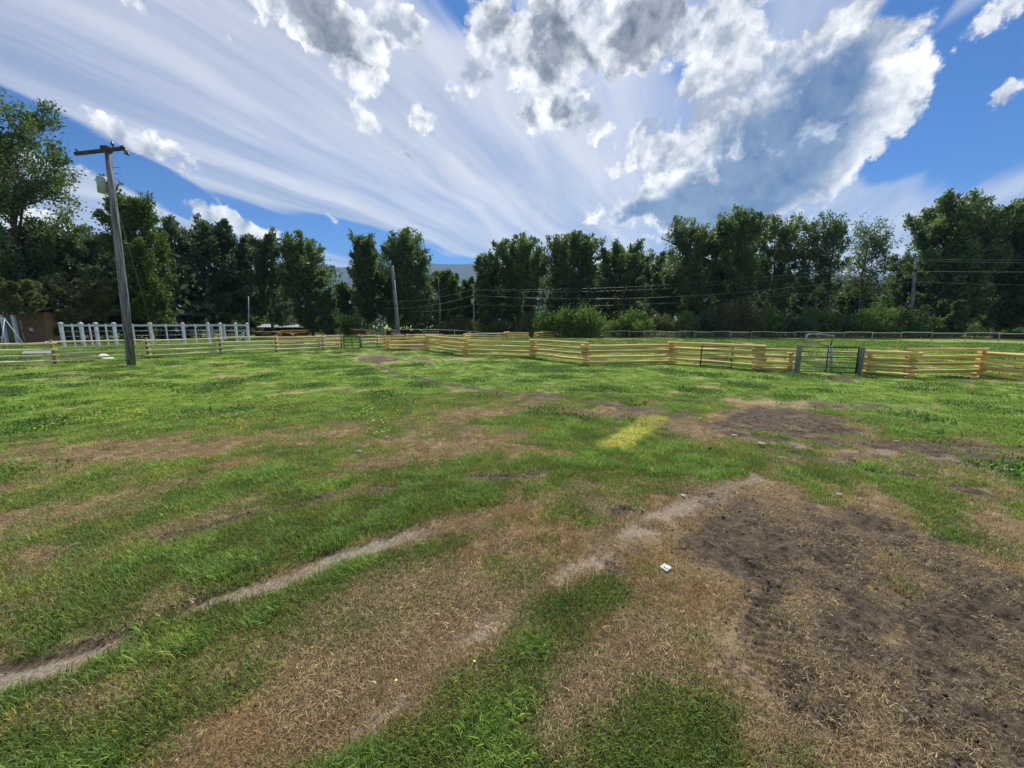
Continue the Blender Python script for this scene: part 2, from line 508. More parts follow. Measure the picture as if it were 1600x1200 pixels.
def leaf_material(name, dark, light, trans=0.3):
    m, t = material(name)
    sh = t.attr('shade').outputs['Fac']
    col = t.mix(sh, dark, light)
    df = t.n('ShaderNodeBsdfPrincipled'); t.put(df.inputs['Base Color'], col); df.inputs['Roughness'].default_value = 0.55
    df.inputs['Specular IOR Level'].default_value = 0.35
    tr = t.n('ShaderNodeBsdfTranslucent'); t.put(tr.inputs[0], t.mix(1.0, col, (1.25, 1.35, 0.6), 'MULTIPLY'))
    mx = t.n('ShaderNodeMixShader'); mx.inputs[0].default_value = trans
    t.put(mx.inputs[1], df.outputs[0]); t.put(mx.inputs[2], tr.outputs[0])
    o = t.n('ShaderNodeOutputMaterial'); t.put(o.inputs[0], mx.outputs[0])
    return m


M['leaf'] = leaf_material('cottonwood_leaf', (0.046, 0.086, 0.050), (0.155, 0.212, 0.098), .43)
M['leaf_blue'] = leaf_material('blue_green_leaf', (0.042, 0.074, 0.058), (0.118, 0.166, 0.106), .40)
M['leaf_light'] = leaf_material('light_green_leaf', (0.045, 0.085, 0.030), (0.135, 0.19, 0.060), 0.40)
M['leaf_olive'] = leaf_material('olive_leaf', (0.075, 0.092, 0.046), (0.17, 0.185, 0.095), .35)
M['leaf_shrub'] = leaf_material('willow_leaf', (0.060, 0.115, 0.035), (0.18, 0.27, 0.09), 0.38)


def ground_material():
    m, t = material('pasture_soil_and_turf')
    pos = t.n('ShaderNodeNewGeometry').outputs['Position']
    zn = t.attr('zone').outputs['Vector']
    sp = t.n('ShaderNodeSeparateXYZ'); t.put(sp.inputs[0], zn)
    g, mud, pale = sp.outputs
    z2 = t.n('ShaderNodeSeparateXYZ'); t.put(z2.inputs[0], t.attr('zone2').outputs['Vector'])
    lime, far, dryhue = z2.outputs
    n1 = t.noise(pos, 1.3, 6, 0.6)
    n2 = t.noise(pos, 9.0, 6, 0.65)
    n3 = t.noise(pos, 42.0, 5, 0.65)
    n4 = t.noise(pos, 150.0, 3, 0.6)
    # short fibres lying in all directions
    st = t.v('MULTIPLY', t.v('ADD', pos, t.v('SCALE', t.noise(pos, 3.0, 2, color=True), scale=1.5)), (1, 1, 1))
    f1 = t.noise(t.v('MULTIPLY', st, (30, 190, 60)), 1.0, 2, 0.5)
    f2 = t.noise(t.v('MULTIPLY', st, (170, 36, 60)), 1.0, 2, 0.5)
    fib = t.m('MAXIMUM', f1, f2)
    e = t.m('ADD', t.m('MULTIPLY', t.m('SUBTRACT', n2, 0.5), 0.9), t.m('MULTIPLY', t.m('SUBTRACT', n3, 0.5), 0.8))
    gg = t.step(t.m('ADD', g, e), 0.30, 0.66)
    mm = t.step(t.m('ADD', mud, e), 0.34, 0.62)
    pp = t.step(t.m('ADD', pale, t.m('MULTIPLY', e, 0.8)), 0.30, 0.62)
    green = t.mix(t.step(n2, 0.35, 0.65), (0.075, 0.145, 0.024), (0.125, 0.215, 0.034))
    green = t.mix(t.step(n1, 0.40, 0.65), green, (0.125, 0.215, 0.030))
    green = t.mix(t.step(n3, 0.40, 0.62), t.mix(1.0, green, (0.48, 0.55, 0.5), 'MULTIPLY'), green)
    gfar = t.mix(t.step(n1, 0.35, 0.65), (0.140, 0.235, 0.032), (0.205, 0.310, 0.042))
    gfar = t.mix(t.step(n2, 0.46, 0.70), gfar, (0.12, 0.20, 0.035))
    green = t.mix(far, green, gfar)
    dry = t.mix(t.step(n2, 0.35, 0.68), (0.20, 0.145, 0.078), (0.37, 0.285, 0.165))
    dry = t.mix(t.step(dryhue, 0.2, 0.9), dry, (0.25, 0.165, 0.080))
    dry = t.mix(t.step(fib, 0.56, 0.70), dry, (0.47, 0.38, 0.22))
    dry = t.mix(t.step(n4, 0.42, 0.30), dry, (0.075, 0.055, 0.035))
    mudc = t.mix(t.step(n2, 0.35, 0.62), (0.036, 0.027, 0.020), (0.125, 0.094, 0.067))
    mudc = t.mix(t.step(n3, 0.50, 0.30), mudc, (0.022, 0.017, 0.014))
    mudc = t.mix(t.m('MULTIPLY', t.step(fib, 0.62, 0.70), 0.6), mudc, (0.30, 0.23, 0.13))
    palec = t.mix(t.step(n3, 0.35, 0.65), (0.20, 0.160, 0.120), (0.36, 0.300, 0.235))
    col = t.mix(gg, dry, green)
    col = t.mix(pp, col, palec)
    col = t.mix(mm, col, mudc)
    col = t.mix(lime, col, t.mix(t.step(n3, 0.3, 0.6), (0.36, 0.40, 0.06), (0.62, 0.60, 0.14)))
    h = t.m('ADD', t.m('MULTIPLY', n3, 0.6), t.m('MULTIPLY', n4, 0.35))
    h = t.m('ADD', h, t.m('MULTIPLY', fib, 0.3))
    finish(t, col, 0.92, h, 0.9, 0.03, spec=0.15)
    return m


M['ground'] = ground_material()


def grass_material():
    m, t = material('grass_blade')
    tint = t.attr('tint', 'INSTANCER').outputs['Vector']
    sh = t.attr('shade').outputs['Fac']
    col = t.v('MULTIPLY', tint, t.v('SCALE', (1, 1, 1), scale=t.step(sh, 0, 1, 0.32, 1.62, False)))
    df = t.n('ShaderNodeBsdfPrincipled'); t.put(df.inputs['Base Color'], col); df.inputs['Roughness'].default_value = 0.6
    df.inputs['Specular IOR Level'].default_value = 0.25
    tr = t.n('ShaderNodeBsdfTranslucent'); t.put(tr.inputs[0], col)
    mx = t.n('ShaderNodeMixShader'); mx.inputs[0].default_value = 0.35
    t.put(mx.inputs[1], df.outputs[0]); t.put(mx.inputs[2], tr.outputs[0])
    o = t.n('ShaderNodeOutputMaterial'); t.put(o.inputs[0], mx.outputs[0])
    return m


M['grass'] = grass_material()


# ------------------------------------------------------------------ the ground: zones of turf, dry grass, mud and bare tracks
def seg_dist(x, y, pts):
    """distance in metres to a polyline given in photo pixels, and the position along it"""
    g = [ground_at(*p) for p in pts]
    best = np.full(x.shape, 1e9); side = np.zeros(x.shape)
    for a, b in zip(g[:-1], g[1:]):
        dx, dy = b.x - a.x, b.y - a.y
        L = dx * dx + dy * dy
        t = np.clip(((x - a.x) * dx + (y - a.y) * dy) / L, 0, 1)
        d = np.hypot(x - a.x - t * dx, y - a.y - t * dy)
        s = np.sign((x - a.x) * dy - (y - a.y) * dx)
        k = d < best
        best = np.where(k, d, best); side = np.where(k, s, side)
    return best, side


PALE_TRACKS = [  # polyline, half width (m), strength
    ([(-150, 1125), (0, 1075), (110, 1040), (250, 985), (400, 925), (560, 862), (650, 835)], 0.16, 1.0),
    ([(650, 835), (760, 800), (860, 770), (1000, 748), (1150, 730)], 0.16, .5),
    ([(560, 1130), (700, 1010), (850, 930), (960, 860), (1060, 802), (1130, 768), (1200, 735)], 0.22, .84),
    ([(1190, 690), (1290, 705), (1400, 705), (1500, 722), (1620, 752)], 0.22, .8),
    ([(1130, 665), (1200, 690), (1260, 700)], 0.3, .6),
    ([(560, 553), (575, 562), (590, 556)], 0.8, .7),
]
DARK_TRACKS = [
    ([(0, 1050), (110, 1018), (250, 960), (400, 903), (520, 862)], 0.12, .66),
    ([(280, 835), (430, 795), (520, 772), (640, 755), (760, 745), (850, 735)], 0.17, .95),
    ([(570, 560), (615, 580), (690, 600), (780, 612), (900, 625), (1000, 640), (1080, 655), (1180, 690)], 0.32, .85),
    ([(930, 622), (1060, 648), (1180, 672), (1290, 690), (1420, 692), (1640, 705)], 0.4, .85),
    ([(1180, 700), (1300, 722), (1440, 745), (1620, 790)], 0.22, .75),
    ([(600, 556), (700, 578), (860, 600), (1000, 618), (1150, 640), (1330, 650)], 0.30, .7),
    ([(520, 700), (640, 672), (760, 652), (860, 642)], 0.16, .6),
    ([(0, 852), (120, 822), (230, 800)], 0.15, .4),
    ([(880, 665), (960, 655), (1010, 645)], 0.2, .4),
]
# ellipses in photo pixels: cx, cy, rx, ry, angle, strength
MUD = [(1200, 672, 160, 9, 5, .8), (1420, 700, 200, 8, 5, .7), (1560, 715, 120, 6, 5, .6), (1000, 640, 120, 6, 6, .6), (1350, 655, 180, 6, 4, .5), (840, 622, 120, 5, 6, .55), (1300, 820, 200, 24, 8, .6), (1330, 870, 250, 85, 14, .9), (1420, 1010, 260, 130, 25, .85), (1250, 1010, 130, 130, 10, .85), (1500, 1150, 260, 120, 20, .7), (1560, 960, 150, 80, 25, .8),
       (1180, 880, 140, 70, 15, .75), (1240, 660, 130, 26, 8, .85), (1340, 635, 150, 12, 3, .5), (1180, 690, 90, 18, 10, .6), (975, 806, 60, 12, 8, .8), (975, 893, 32, 14, 5, .95),
       (1120, 780, 120, 14, 0, .35), (880, 830, 90, 8, 5, .5), (725, 940, 50, 16, 10, .62), (1300, 590, 34, 5, 2, 1.0), (1400, 720, 160, 16, 4, .45), (590, 560, 30, 7, 0, .8), (660, 562, 25, 4, 0, .6), (540, 605, 20, 5, 0, .5),
       (1530, 725, 120, 12, 5, .4), (700, 940, 25, 15, 10, .5), (60, 862, 60, 12, -12, .4)]
DRY = [(700, 730, 260, 8, -4, .5), (900, 640, 200, 8, 6, .6), (420, 720, 300, 8, -8, .5), (250, 830, 200, 8, -12, .45), (1300, 760, 300, 10, 8, .5), (1500, 760, 200, 14, 8, .5), (720, 660, 200, 8, -10, .6), (450, 1080, 440, 120, -8, 1.15), (180, 1130, 300, 90, -8, .95), (300, 1040, 200, 40, -14, .6), (120, 790, 160, 14, -8, .5), (480, 660, 200, 10, -3, .5), (620, 950, 280, 85, -12, 1.05), (880, 850, 220, 60, -5, .95), (840, 1130, 60, 45, 0, 1.0), (980, 990, 110, 70, 20, .6), (1080, 830, 160, 80, 0, .8),
       (1050, 930, 90, 40, 10, .7), (820, 700, 130, 22, 5, .75), (950, 755, 220, 20, 5, .75), (600, 690, 260, 14, -2, .7), (750, 640, 120, 14, -10, .55), (300, 700, 260, 14, -6, .65), (1380, 790, 220, 34, 6, .7),
       (120, 1160, 260, 70, -10, .75), (700, 612, 60, 8, 0, .5), (1200, 755, 150, 22, 0, .7), (1560, 830, 120, 40, 10, .7), (60, 880, 90, 26, -14, .6), (380, 770, 120, 16, -8, .5), (1500, 690, 140, 12, 4, .3),
       (860, 780, 160, 24, 0, .6), (560, 720, 90, 10, 0, .6), (1190, 1120, 70, 60, 0, .5), (1580, 900, 80, 40, 0, .6), (1000, 528, 130, 5, 0, .8), (1150, 538, 60, 3, 0, .8), (1450, 1000, 300, 200, 0, .6), (1060, 1030, 60, 60, 0, .3)]
GREEN = [(800, 1060, 150, 78, -30, 1.4), (745, 1160, 200, 75, -10, 1.4), (1050, 1130, 130, 80, 15, .9), (960, 950, 110, 36, -20, .55), (100, 970, 190, 36, -16, 1.0), (350, 870, 260, 30, -16, 1.0),
         (620, 800, 230, 24, -10, .95), (560, 745, 260, 18, -6, .8), (960, 700, 150, 38, 8, 1.0), (900, 665, 80, 20, 5, .9), (330, 640, 400, 40, 0, .9), (850, 590, 500, 24, 0, .8), (1430, 620, 300, 22, 3, .8),
         (1250, 740, 150, 18, 4, .6), (470, 740, 140, 14, -8, .7), (700, 1010, 90, 16, -20, .2), (340, 1000, 110, 14, -12, .35), (420, 1085, 90, 18, -5, .5), (1290, 780, 70, 10, 5, .5), (1450, 655, 200, 18, 6, .8),
         (1360, 800, 80, 10, 8, .4), (1180, 745, 60, 14, 0, .4), (1470, 790, 90, 14, 8, .4), (1130, 1180, 90, 60, 0, .6), (620, 880, 160, 14, -12, .5), (440, 950, 160, 14, -14, .45)]


def ell(px, py, lst):
    out = np.zeros(px.shape)
    for cx, cy, rx, ry, ang, s in lst:
        a = R(ang)
        u = ((px - cx) * math.cos(a) + (py - cy) * math.sin(a)) / rx
        v = (-(px - cx) * math.sin(a) + (py - cy) * math.cos(a)) / ry
        out = np.maximum(out, s * np.clip(1.35 - np.sqrt(u * u + v * v), 0, 1))
    return out


ga = ground_at(0, 1075); gb = ground_at(560, 862)
TRK = math.atan2(gb.y - ga.y, gb.x - ga.x)


def zones(x, y):
    r = np.hypot(x, y)
    wp = 0.10 + 0.035 * r
    wx = x + wp * 2.4 * (fbm(x * 1.1 + 5, y * 1.1, 4, .6) - .5)
    wy = y + wp * 2.4 * (fbm(x * 1.1 + 50, y * 1.1 + 30, 4, .6) - .5)
    px, py = project(wx, wy)
    front = sst(y, 0.2, 0.8)
    # streaks along the tracks
    c, s = math.cos(TRK), math.sin(TRK)
    u = x * c + y * s; v = -x * s + y * c
    streak = fbm(u * 0.35, v * 1.7 + 7, 4, .6)
    blot = fbm(x * 0.55 + 90, y * 0.55, 5, .6)
    dry = ell(px, py, DRY) * front
    green = ell(px, py, GREEN) * front
    mud = ell(px, py, MUD) * front
    mud = mud * np.clip(.35 + 1.5 * fbm((x * .74 - y * .68) * 2.8 + 11, (x * .68 + y * .74) * .8, 5, .65), 0, 1.4)
    mid = sst(r, 2.0, 4.0) * (1 - sst(r, 11, 17))
    g = 0.57 - .03 * mid + 1.9 * (streak - .5) + 1.1 * (blot - .5) + 1.2 * (fbm(x * 2.3, y * 2.3 + 40, 4, .65) - .5) + 0.62 * green - 0.60 * dry - 0.6 * mud
    farG = sst(r, 9, 20)
    g = g + farG * (0.16 - 0.30 * (blot - .5))
    pale = np.zeros(x.shape)
    for pts, hw, st in PALE_TRACKS:
        d, sd_ = seg_dist(wx * .5 + x * .5, wy * .5 + y * .5, pts)
        pale = np.maximum(pale, .92 * st * np.exp(-(d / (hw * 1.35)) ** 2) * (.35 + .65 * sst(fbm(u * 1.3, v * 3, 4, .6), .2, .6)))
    for pts, hw, st in DARK_TRACKS:
        d, sd_ = seg_dist(wx * .6 + x * .4, wy * .6 + y * .4, pts)
        mud = np.maximum(mud, st * np.exp(-(d / hw) ** 2) * (0.38 + 1.0 * fbm(x * 2.2, y * 2.2, 3)))
    mud = mud * (0.66 + 0.8 * fbm(x * 2.6 + 3, y * 2.6, 5, .7)) * (1 - .35 * sst(fbm(u * .6 + 80, v * 2.2, 4), .5, .75))
    # the small lime-yellow trampled rectangle
    q = [ground_at(*p) for p in ((930, 698), (985, 702), (1048, 660), (1000, 652))]
    ax = q[3] - q[0]; bx = q[1] - q[0]
    det = ax.x * bx.y - ax.y * bx.x
    xx, yy = x + .12 * (fbm(x * 6, y * 6, 3) - .5) - q[0].x, y + .12 * (fbm(x * 6 + 9, y * 6, 3) - .5) - q[0].y
    aa = (xx * bx.y - yy * bx.x) / det; bb = (ax.x * yy - ax.y * xx) / det
    lime = sst(aa, -.03, .02) * sst(1 - aa, -.1, .05) * sst(bb, -.03, .1) * sst(1 - bb, -.02, .06)
    dryhue = fbm(x * .9 + 40, y * .9 + 12, 4, .6)
    dryhue = sst(dryhue, .42, .72)
    return np.clip(g, 0, 1.2), np.clip(mud, 0, 1), np.clip(pale, 0, 1), lime, dryhue, r


def relief(x, y, g, mud, pale):
    near = 1 - sst(np.hypot(x, y), 12, 40)
    z = 0.10 * (fbm(x * .35, y * .35, 3) - .5) * near
    z = z + 0.05 * (fbm(x * 1.3, y * 1.3, 3) - .5) * near
    z = z + mud * near * 0.085 * (fbm(x * 5.5, y * 5.5, 4, .62) - .5) * 1.3
    z = z + mud * near * 0.040 * (fbm(x * 17, y * 17, 3, .6) - .5)
    z = z + near * 0.014 * (fbm(x * 12, y * 12, 3) - .5)
    z = z - pale * 0.020 * near
    # tyre tread ridges pressed into the mud
    for pts, hw in (([(1230, 1230), (1215, 1100), (1205, 1000), (1215, 930)], .16), ([(1120, 880), (1190, 880), (1300, 900)], .13)):
        d, _ = seg_dist(x, y, pts)
        k = np.exp(-(d / hw) ** 4) * sst(fbm(x * 2 + 9, y * 2, 3), .3, .5)
        z = z + k * (0.014 * np.sin(2 * math.pi * (y * 1.0 + x * .45) / 0.085) - 0.02)
    return z


def height_at(x, y):
    X = np.array([float(x)]); Y = np.array([float(y)])
    g, mu, pa, *_ = zones(X, Y)
    return float(relief(X, Y, g, mu, pa)[0])


def build_ground():
    # one sheet: rings round the viewer, fine in front and near, coarse behind and far
    th_f = np.linspace(-R(64), R(64), 760)
    th_b = np.linspace(R(64), 2 * math.pi - R(64), 90)[1:-1]
    th = np.concatenate([th_f, th_b])
    rr = np.concatenate([[0.25, .5, .8, 1.1, 1.4], np.geomspace(1.6, 14, 470)[0:], np.geomspace(14.2, 90, 170), np.geomspace(95, 5500, 36)])
    T, Rr = np.meshgrid(th, rr)
    x = (Rr * np.sin(T)).ravel(); y = (Rr * np.cos(T)).ravel()
    g, mud, pale, lime, dryhue, r = zones(x, y)
    z = relief(x, y, g, mud, pale)
    nT, nR = len(th), len(rr)
    verts = np.stack([x, y, z], 1)
    verts = np.vstack([verts, [[0, 0, 0]]])
    i = np.arange(nR - 1)[:, None] * nT; j = np.arange(nT)[None, :]; j2 = (j + 1) % nT
    f = np.stack([i + j, i + j2, i + nT + j2, i + nT + j], -1).reshape(-1, 4)[:, ::-1]
    c = len(verts) - 1
    cap = np.array([[c, c, 0, 0]])
    me_f = f
    far = sst(r, 7, 20)
    z1 = np.vstack([np.stack([g, mud, pale], 1), [[.5, 0, 0]]])
    z2 = np.vstack([np.stack([lime, far, dryhue], 1), [[0, 0, 0]]])
    me = np_mesh('ground', verts, me_f, M['ground'], True, {'zone': ('FLOAT_VECTOR', 'POINT', z1), 'zone2': ('FLOAT_VECTOR', 'POINT', z2)})
    o = link('ground', me)
    tag(o, 'grazed pasture ground with green turf, dry patches, bare wheel tracks and mud', kind='structure')


build_ground()


# ------------------------------------------------------------------ grass, straw and weeds (uncountable): one object, tufts set out by geometry nodes
def blade_tuft(rs, n, rad, h, wdt, lean, flat=False, broad=False):
    """n blades as two quads each, within radius rad"""
    V = []; Fc = []; Sh = []
    for k in range(n):
        a = rs.rand() * 2 * math.pi; q = rad * math.sqrt(rs.rand())
        bx, by = q * math.cos(a), q * math.sin(a)
        hd = rs.rand() * 2 * math.pi
        hh = h * (0.45 + 0.8 * rs.rand()); ln = lean * (0.3 + rs.rand())
        wd = wdt * (0.7 + .6 * rs.rand())
        px, py = math.cos(hd), math.sin(hd)
        sx, sy = -py * wd / 2, px * wd / 2
        b = len(V)
        if flat:
            L = hh; z0 = 0.004 + 0.012 * rs.rand(); z1 = z0 + 0.02 * rs.rand()
            V += [(bx - sx, by - sy, z0), (bx + sx, by + sy, z0 + wd * .3), (bx + px * L / 2 + sx, by + py * L / 2 + sy, z1 + wd * .3 + .004), (bx + px * L / 2 - sx, by + py * L / 2 - sy, z1 + .004),
                  (bx + px * L * .9 + (rs.rand() - .5) * L * .2 + sx, by + py * L * .9 + sy, z0 + .003), (bx + px * L - sx, by + py * L - sy, z0)]
            Fc += [(b, b + 1, b + 2, b + 3), (b + 3, b + 2, b + 4, b + 5)]
        else:
            wm = wd * (1.4 if broad else .85)
            mx, my = -py * wm / 2, px * wm / 2
            tx, ty = -py * wd * .12, px * wd * .12
            V += [(bx - sx, by - sy, -0.01), (bx + sx, by + sy, -0.01),
                  (bx + px * ln * .35 + mx, by + py * ln * .35 + my, hh * .6), (bx + px * ln * .35 - mx, by + py * ln * .35 - my, hh * .6),
                  (bx + px * ln + tx, by + py * ln + ty, hh * (1 - .35 * ln / max(h, .001) * .4)), (bx + px * ln - tx, by + py * ln - ty, hh * (1 - .14 * ln / max(h, .001)))]
            Fc += [(b, b + 1, b + 2, b + 3), (b + 3, b + 2, b + 4, b + 5)]
        Sh += [rs.rand()] * 6
    return V, Fc, Sh


def build_grass():
    rs = np.random.RandomState(3)
    protos = []
    for k in range(4): protos.append(blade_tuft(rs, 46, .11, .042, .0042, .028))        # 0-3 short turf
    for k in range(2): protos.append(blade_tuft(rs, 44, .10, .070, .0048, .055))         # 4-5 lush
    for k in range(2): protos.append(blade_tuft(rs, 42, .13, .056, .0015, 0, flat=True))  # 6-7 straw
    for k in range(2): protos.append(blade_tuft(rs, 9, .035, .045, .018, .05, broad=True))  # 8-9 broad weeds
    for k in range(2): protos.append(blade_tuft(rs, 60, .34, .055, .014, .06))           # 10-11 distant turf
    V = []; Fc = []; Sh = []; ID = []
    for i, (v, f, s) in enumerate(protos):
        b = len(V)
        V += v; Fc += [tuple(q + b for q in ff) for ff in f]; Sh += s; ID += [i] * len(v)
    nP = len(V)
    # --- points
    def scatter(n, r0, r1, pw):
        uu = rs.rand(n)
        r = (r0 ** pw + uu * (r1 ** pw - r0 ** pw)) ** (1 / pw)
        th = (rs.rand(n) * 2 - 1) * R(66)
        return r * np.sin(th), r * np.cos(th)
    xs, ys, ids, scl, tint = [], [], [], [], []


    def emit(x, y, mask, idc, sc, tn):
        k = np.nonzero(mask)[0]
        xs.append(x[k]); ys.append(y[k]); ids.append(np.broadcast_to(idc, x.shape)[k]); scl.append(np.broadcast_to(sc, x.shape)[k]); tint.append(tn[k] * (.86 + .28 * rs.rand(len(k), 1)) * (.96 + .08 * rs.rand(len(k), 3)))

    def mixc(a, b, t): return np.array(a)[None, :] * (1 - t[:, None]) + np.array(b)[None, :] * t[:, None]
    # near turf
    x, y = scatter(62000, 1.2, 13.0, 1.25)
    g, mud, pale, lime, dh, r = zones(x, y)
    j = rs.rand(len(x)); j2 = rs.rand(len(x))
    lg = fbm(x * 2.1 + 8, y * 2.1, 4, .6)
    isg = (g + (j - .5) * .95 > 0.50) & (mud < .42 + .2 * j2) & (pale < .4) & (lime < .3)
    lush = isg & (g > .74) & (lg > .53)
    tg = mixc((0.105, 0.168, 0.036), (0.262, 0.340, 0.075), np.clip(lg * 1.6 - .35 + .5 * (j2 - .5), 0, 1))
    tg = tg * (1 + .38 * sst(r, 2.5, 8))[:, None]
    yl = (rs.rand(len(x)) < .16)
    tg[yl] = tg[yl] * [1.7, 1.15, 1.1]
    emit(x, y, isg & ~lush, rs.randint(0, 4, len(x)), .75 + .6 * j2, tg)
    emit(x, y, lush, rs.randint(4, 6, len(x)), .65 + .65 * j2, tg * [.80, .98, .9])
    td = mixc((0.17, 0.125, 0.062), (0.40, 0.31, 0.175), j2)
    td = td * (1 - .4 * dh[:, None]) + np.array([[.34, .21, .09]]) * .4 * dh[:, None]
    isd = (~isg) & (mud < .5) & (pale < .62) & (rs.rand(len(x)) < .75)
    isd = isd & (rs.rand(len(x)) > .5 * sst(mud, .15, .4))
    td = td * 1.45
    kl = (lime > .3)
    emit(x, y, kl, rs.randint(0, 4, len(x)), .8 + .4 * j, mixc((.42, .48, .08), (.92, .84, .28), j2))
    emit(x, y, isd & ~kl, rs.randint(0, 4, len(x)), .45 + .4 * j, td)
    x2, y2 = scatter(40000, 1.2, 12.0, 1.2)
    g, mud, pale, lime, dh, r = zones(x2, y2)
    j = rs.rand(len(x2)); j2 = rs.rand(len(x2))
    ts = mixc((0.22, 0.16, 0.085), (0.54, 0.43, 0.24), j2)
    clump = fbm(x2 * 1.9 + 70, y2 * 1.9, 4, .6)
    emit(x2, y2, (g < .62) & (j < np.clip((clump - .44) * 4.5, .05, 1) * (1 - .50 * sst(mud, .2, .6)) * (1 - .6 * pale)), rs.randint(6, 8, len(x2)), .7 + .8 * j, ts)
    # pale sprigs poking up, broad-leaved weeds in the left verge
    x3, y3 = scatter(9000, 1.4, 9.0, 1.3)
    g, mud, pale, lime, dh, r = zones(x3, y3)
    j = rs.rand(len(x3)); wl = fbm(x3 * 1.2 + 33, y3 * 1.2 + 8, 3)
    tw = mixc((0.07, 0.15, 0.035), (0.17, 0.26, 0.08), rs.rand(len(x3)))
    emit(x3, y3, (mud < .4) & (pale < .3) & (g > .42) & (j < np.clip((wl - .46) * 3.5, .02, .8)), rs.randint(8, 10, len(x3)), .35 + .45 * rs.rand(len(x3)), tw)
    # distant turf
    x4, y4 = scatter(52000, 9.5, 75.0, 1.0)
    g, mud, pale, lime, dh, r = zones(x4, y4)
    j = rs.rand(len(x4)); j2 = rs.rand(len(x4))
    lg = fbm(x4 * .6 + 8, y4 * .6, 4, .6)
    t4 = mixc((0.125, 0.225, 0.030), (0.255, 0.370, 0.048), np.clip(lg * 1.9 - .5 + .5 * (j2 - .5), 0, 1))
    isg = (g + (j - .5) * .5 > .42) & (mud < .35) & (pale < .35) & (lime < .3) & (y4 < 78)
    tus = fbm(x4 * .9 + 60, y4 * .9, 3)
    sc = (.35 + .5 * j2) * (1 + 1.2 * (tus > .64)) * (1 + sst(r, 25, 60) * .9)
    dk = (tus > .62)
    t4[dk] = t4[dk] * [.55, .72, .8]
    emit(x4, y4, isg, rs.randint(10, 12, len(x4)), sc, t4)
    # taller grass along the fence lines
    x = np.concatenate(xs); y = np.concatenate(ys); ids_ = np.concatenate(ids).astype(np.int32); sc_ = np.concatenate(scl); tn = np.vstack(tint)
    g, mud, pale, *_ = zones(x, y)
    z = relief(x, y, g, mud, pale)
    nX = len(x)
    allv = np.vstack([np.array(V), np.stack([x, y, z], 1)])
    pid = np.concatenate([np.array(ID), np.full(nX, -1)])
    me = np_mesh('grass', allv, np.array(Fc), M['grass'], False, {
        'proto': ('INT', 'POINT', pid),
        'pick': ('INT', 'POINT', np.concatenate([np.zeros(nP), ids_])),
        'size': ('FLOAT', 'POINT', np.concatenate([np.ones(nP), sc_])),
        'turn': ('FLOAT', 'POINT', np.concatenate([np.zeros(nP), rs.rand(nX) * 6.283])),
        'shade': ('FLOAT', 'POINT', np.concatenate([np.array(Sh), np.full(nX, .5)])),
        'tint': ('FLOAT_VECTOR', 'POINT', np.vstack([np.ones((nP, 3)), tn]))})
    o = link('grass', me)
    tag(o, 'short pasture grass, dry straw and low weeds covering the ground', 'grass', kind='stuff')
    ng = bpy.data.node_groups.new('set_out_tufts', 'GeometryNodeTree')
    ng.interface.new_socket('Geometry', in_out='INPUT', socket_type='NodeSocketGeometry')
    ng.interface.new_socket('Geometry', in_out='OUTPUT', socket_type='NodeSocketGeometry')
    N = ng.nodes.new; L = ng.links.new
    gi = N('NodeGroupInput'); go = N('NodeGroupOutput')

    def named(nm, typ):
        a = N('GeometryNodeInputNamedAttribute'); a.data_type = typ; a.inputs[0].default_value = nm
        return [s for s in a.outputs if s.enabled and s.name == 'Attribute'][0]
    pr = named('proto', 'INT')
    cmp_ = N('FunctionNodeCompare'); cmp_.data_type = 'INT'; cmp_.operation = 'GREATER_EQUAL'
    ii = [s for s in cmp_.inputs if s.enabled]
    L(pr, ii[0]); ii[1].default_value = 0
    sep = N('GeometryNodeSeparateGeometry'); sep.domain = 'POINT'
    L(gi.outputs[0], sep.inputs[0]); L(cmp_.outputs[0], sep.inputs['Selection'])
    sti = N('GeometryNodeSplitToInstances'); sti.domain = 'POINT'
    L(sep.outputs['Selection'], sti.inputs['Geometry']); L(named('proto', 'INT'), sti.inputs['Group ID'])
    m2p = N('GeometryNodeMeshToPoints'); L(sep.outputs['Inverted'], m2p.inputs[0])
    iop = N('GeometryNodeInstanceOnPoints')
    L(m2p.outputs[0], iop.inputs['Points']); L(sti.outputs[0], iop.inputs['Instance'])
    iop.inputs['Pick Instance'].default_value = True
    L(named('pick', 'INT'), iop.inputs['Instance Index'])
    cx = N('ShaderNodeCombineXYZ'); L(named('turn', 'FLOAT'), cx.inputs[2])
    e2r = N('FunctionNodeEulerToRotation'); L(cx.outputs[0], e2r.inputs[0]); L(e2r.outputs[0], iop.inputs['Rotation'])
    L(named('size', 'FLOAT'), iop.inputs['Scale'])
    L(iop.outputs[0], go.inputs[0])
    md = o.modifiers.new('tufts', 'NODES'); md.node_group = ng


build_grass()


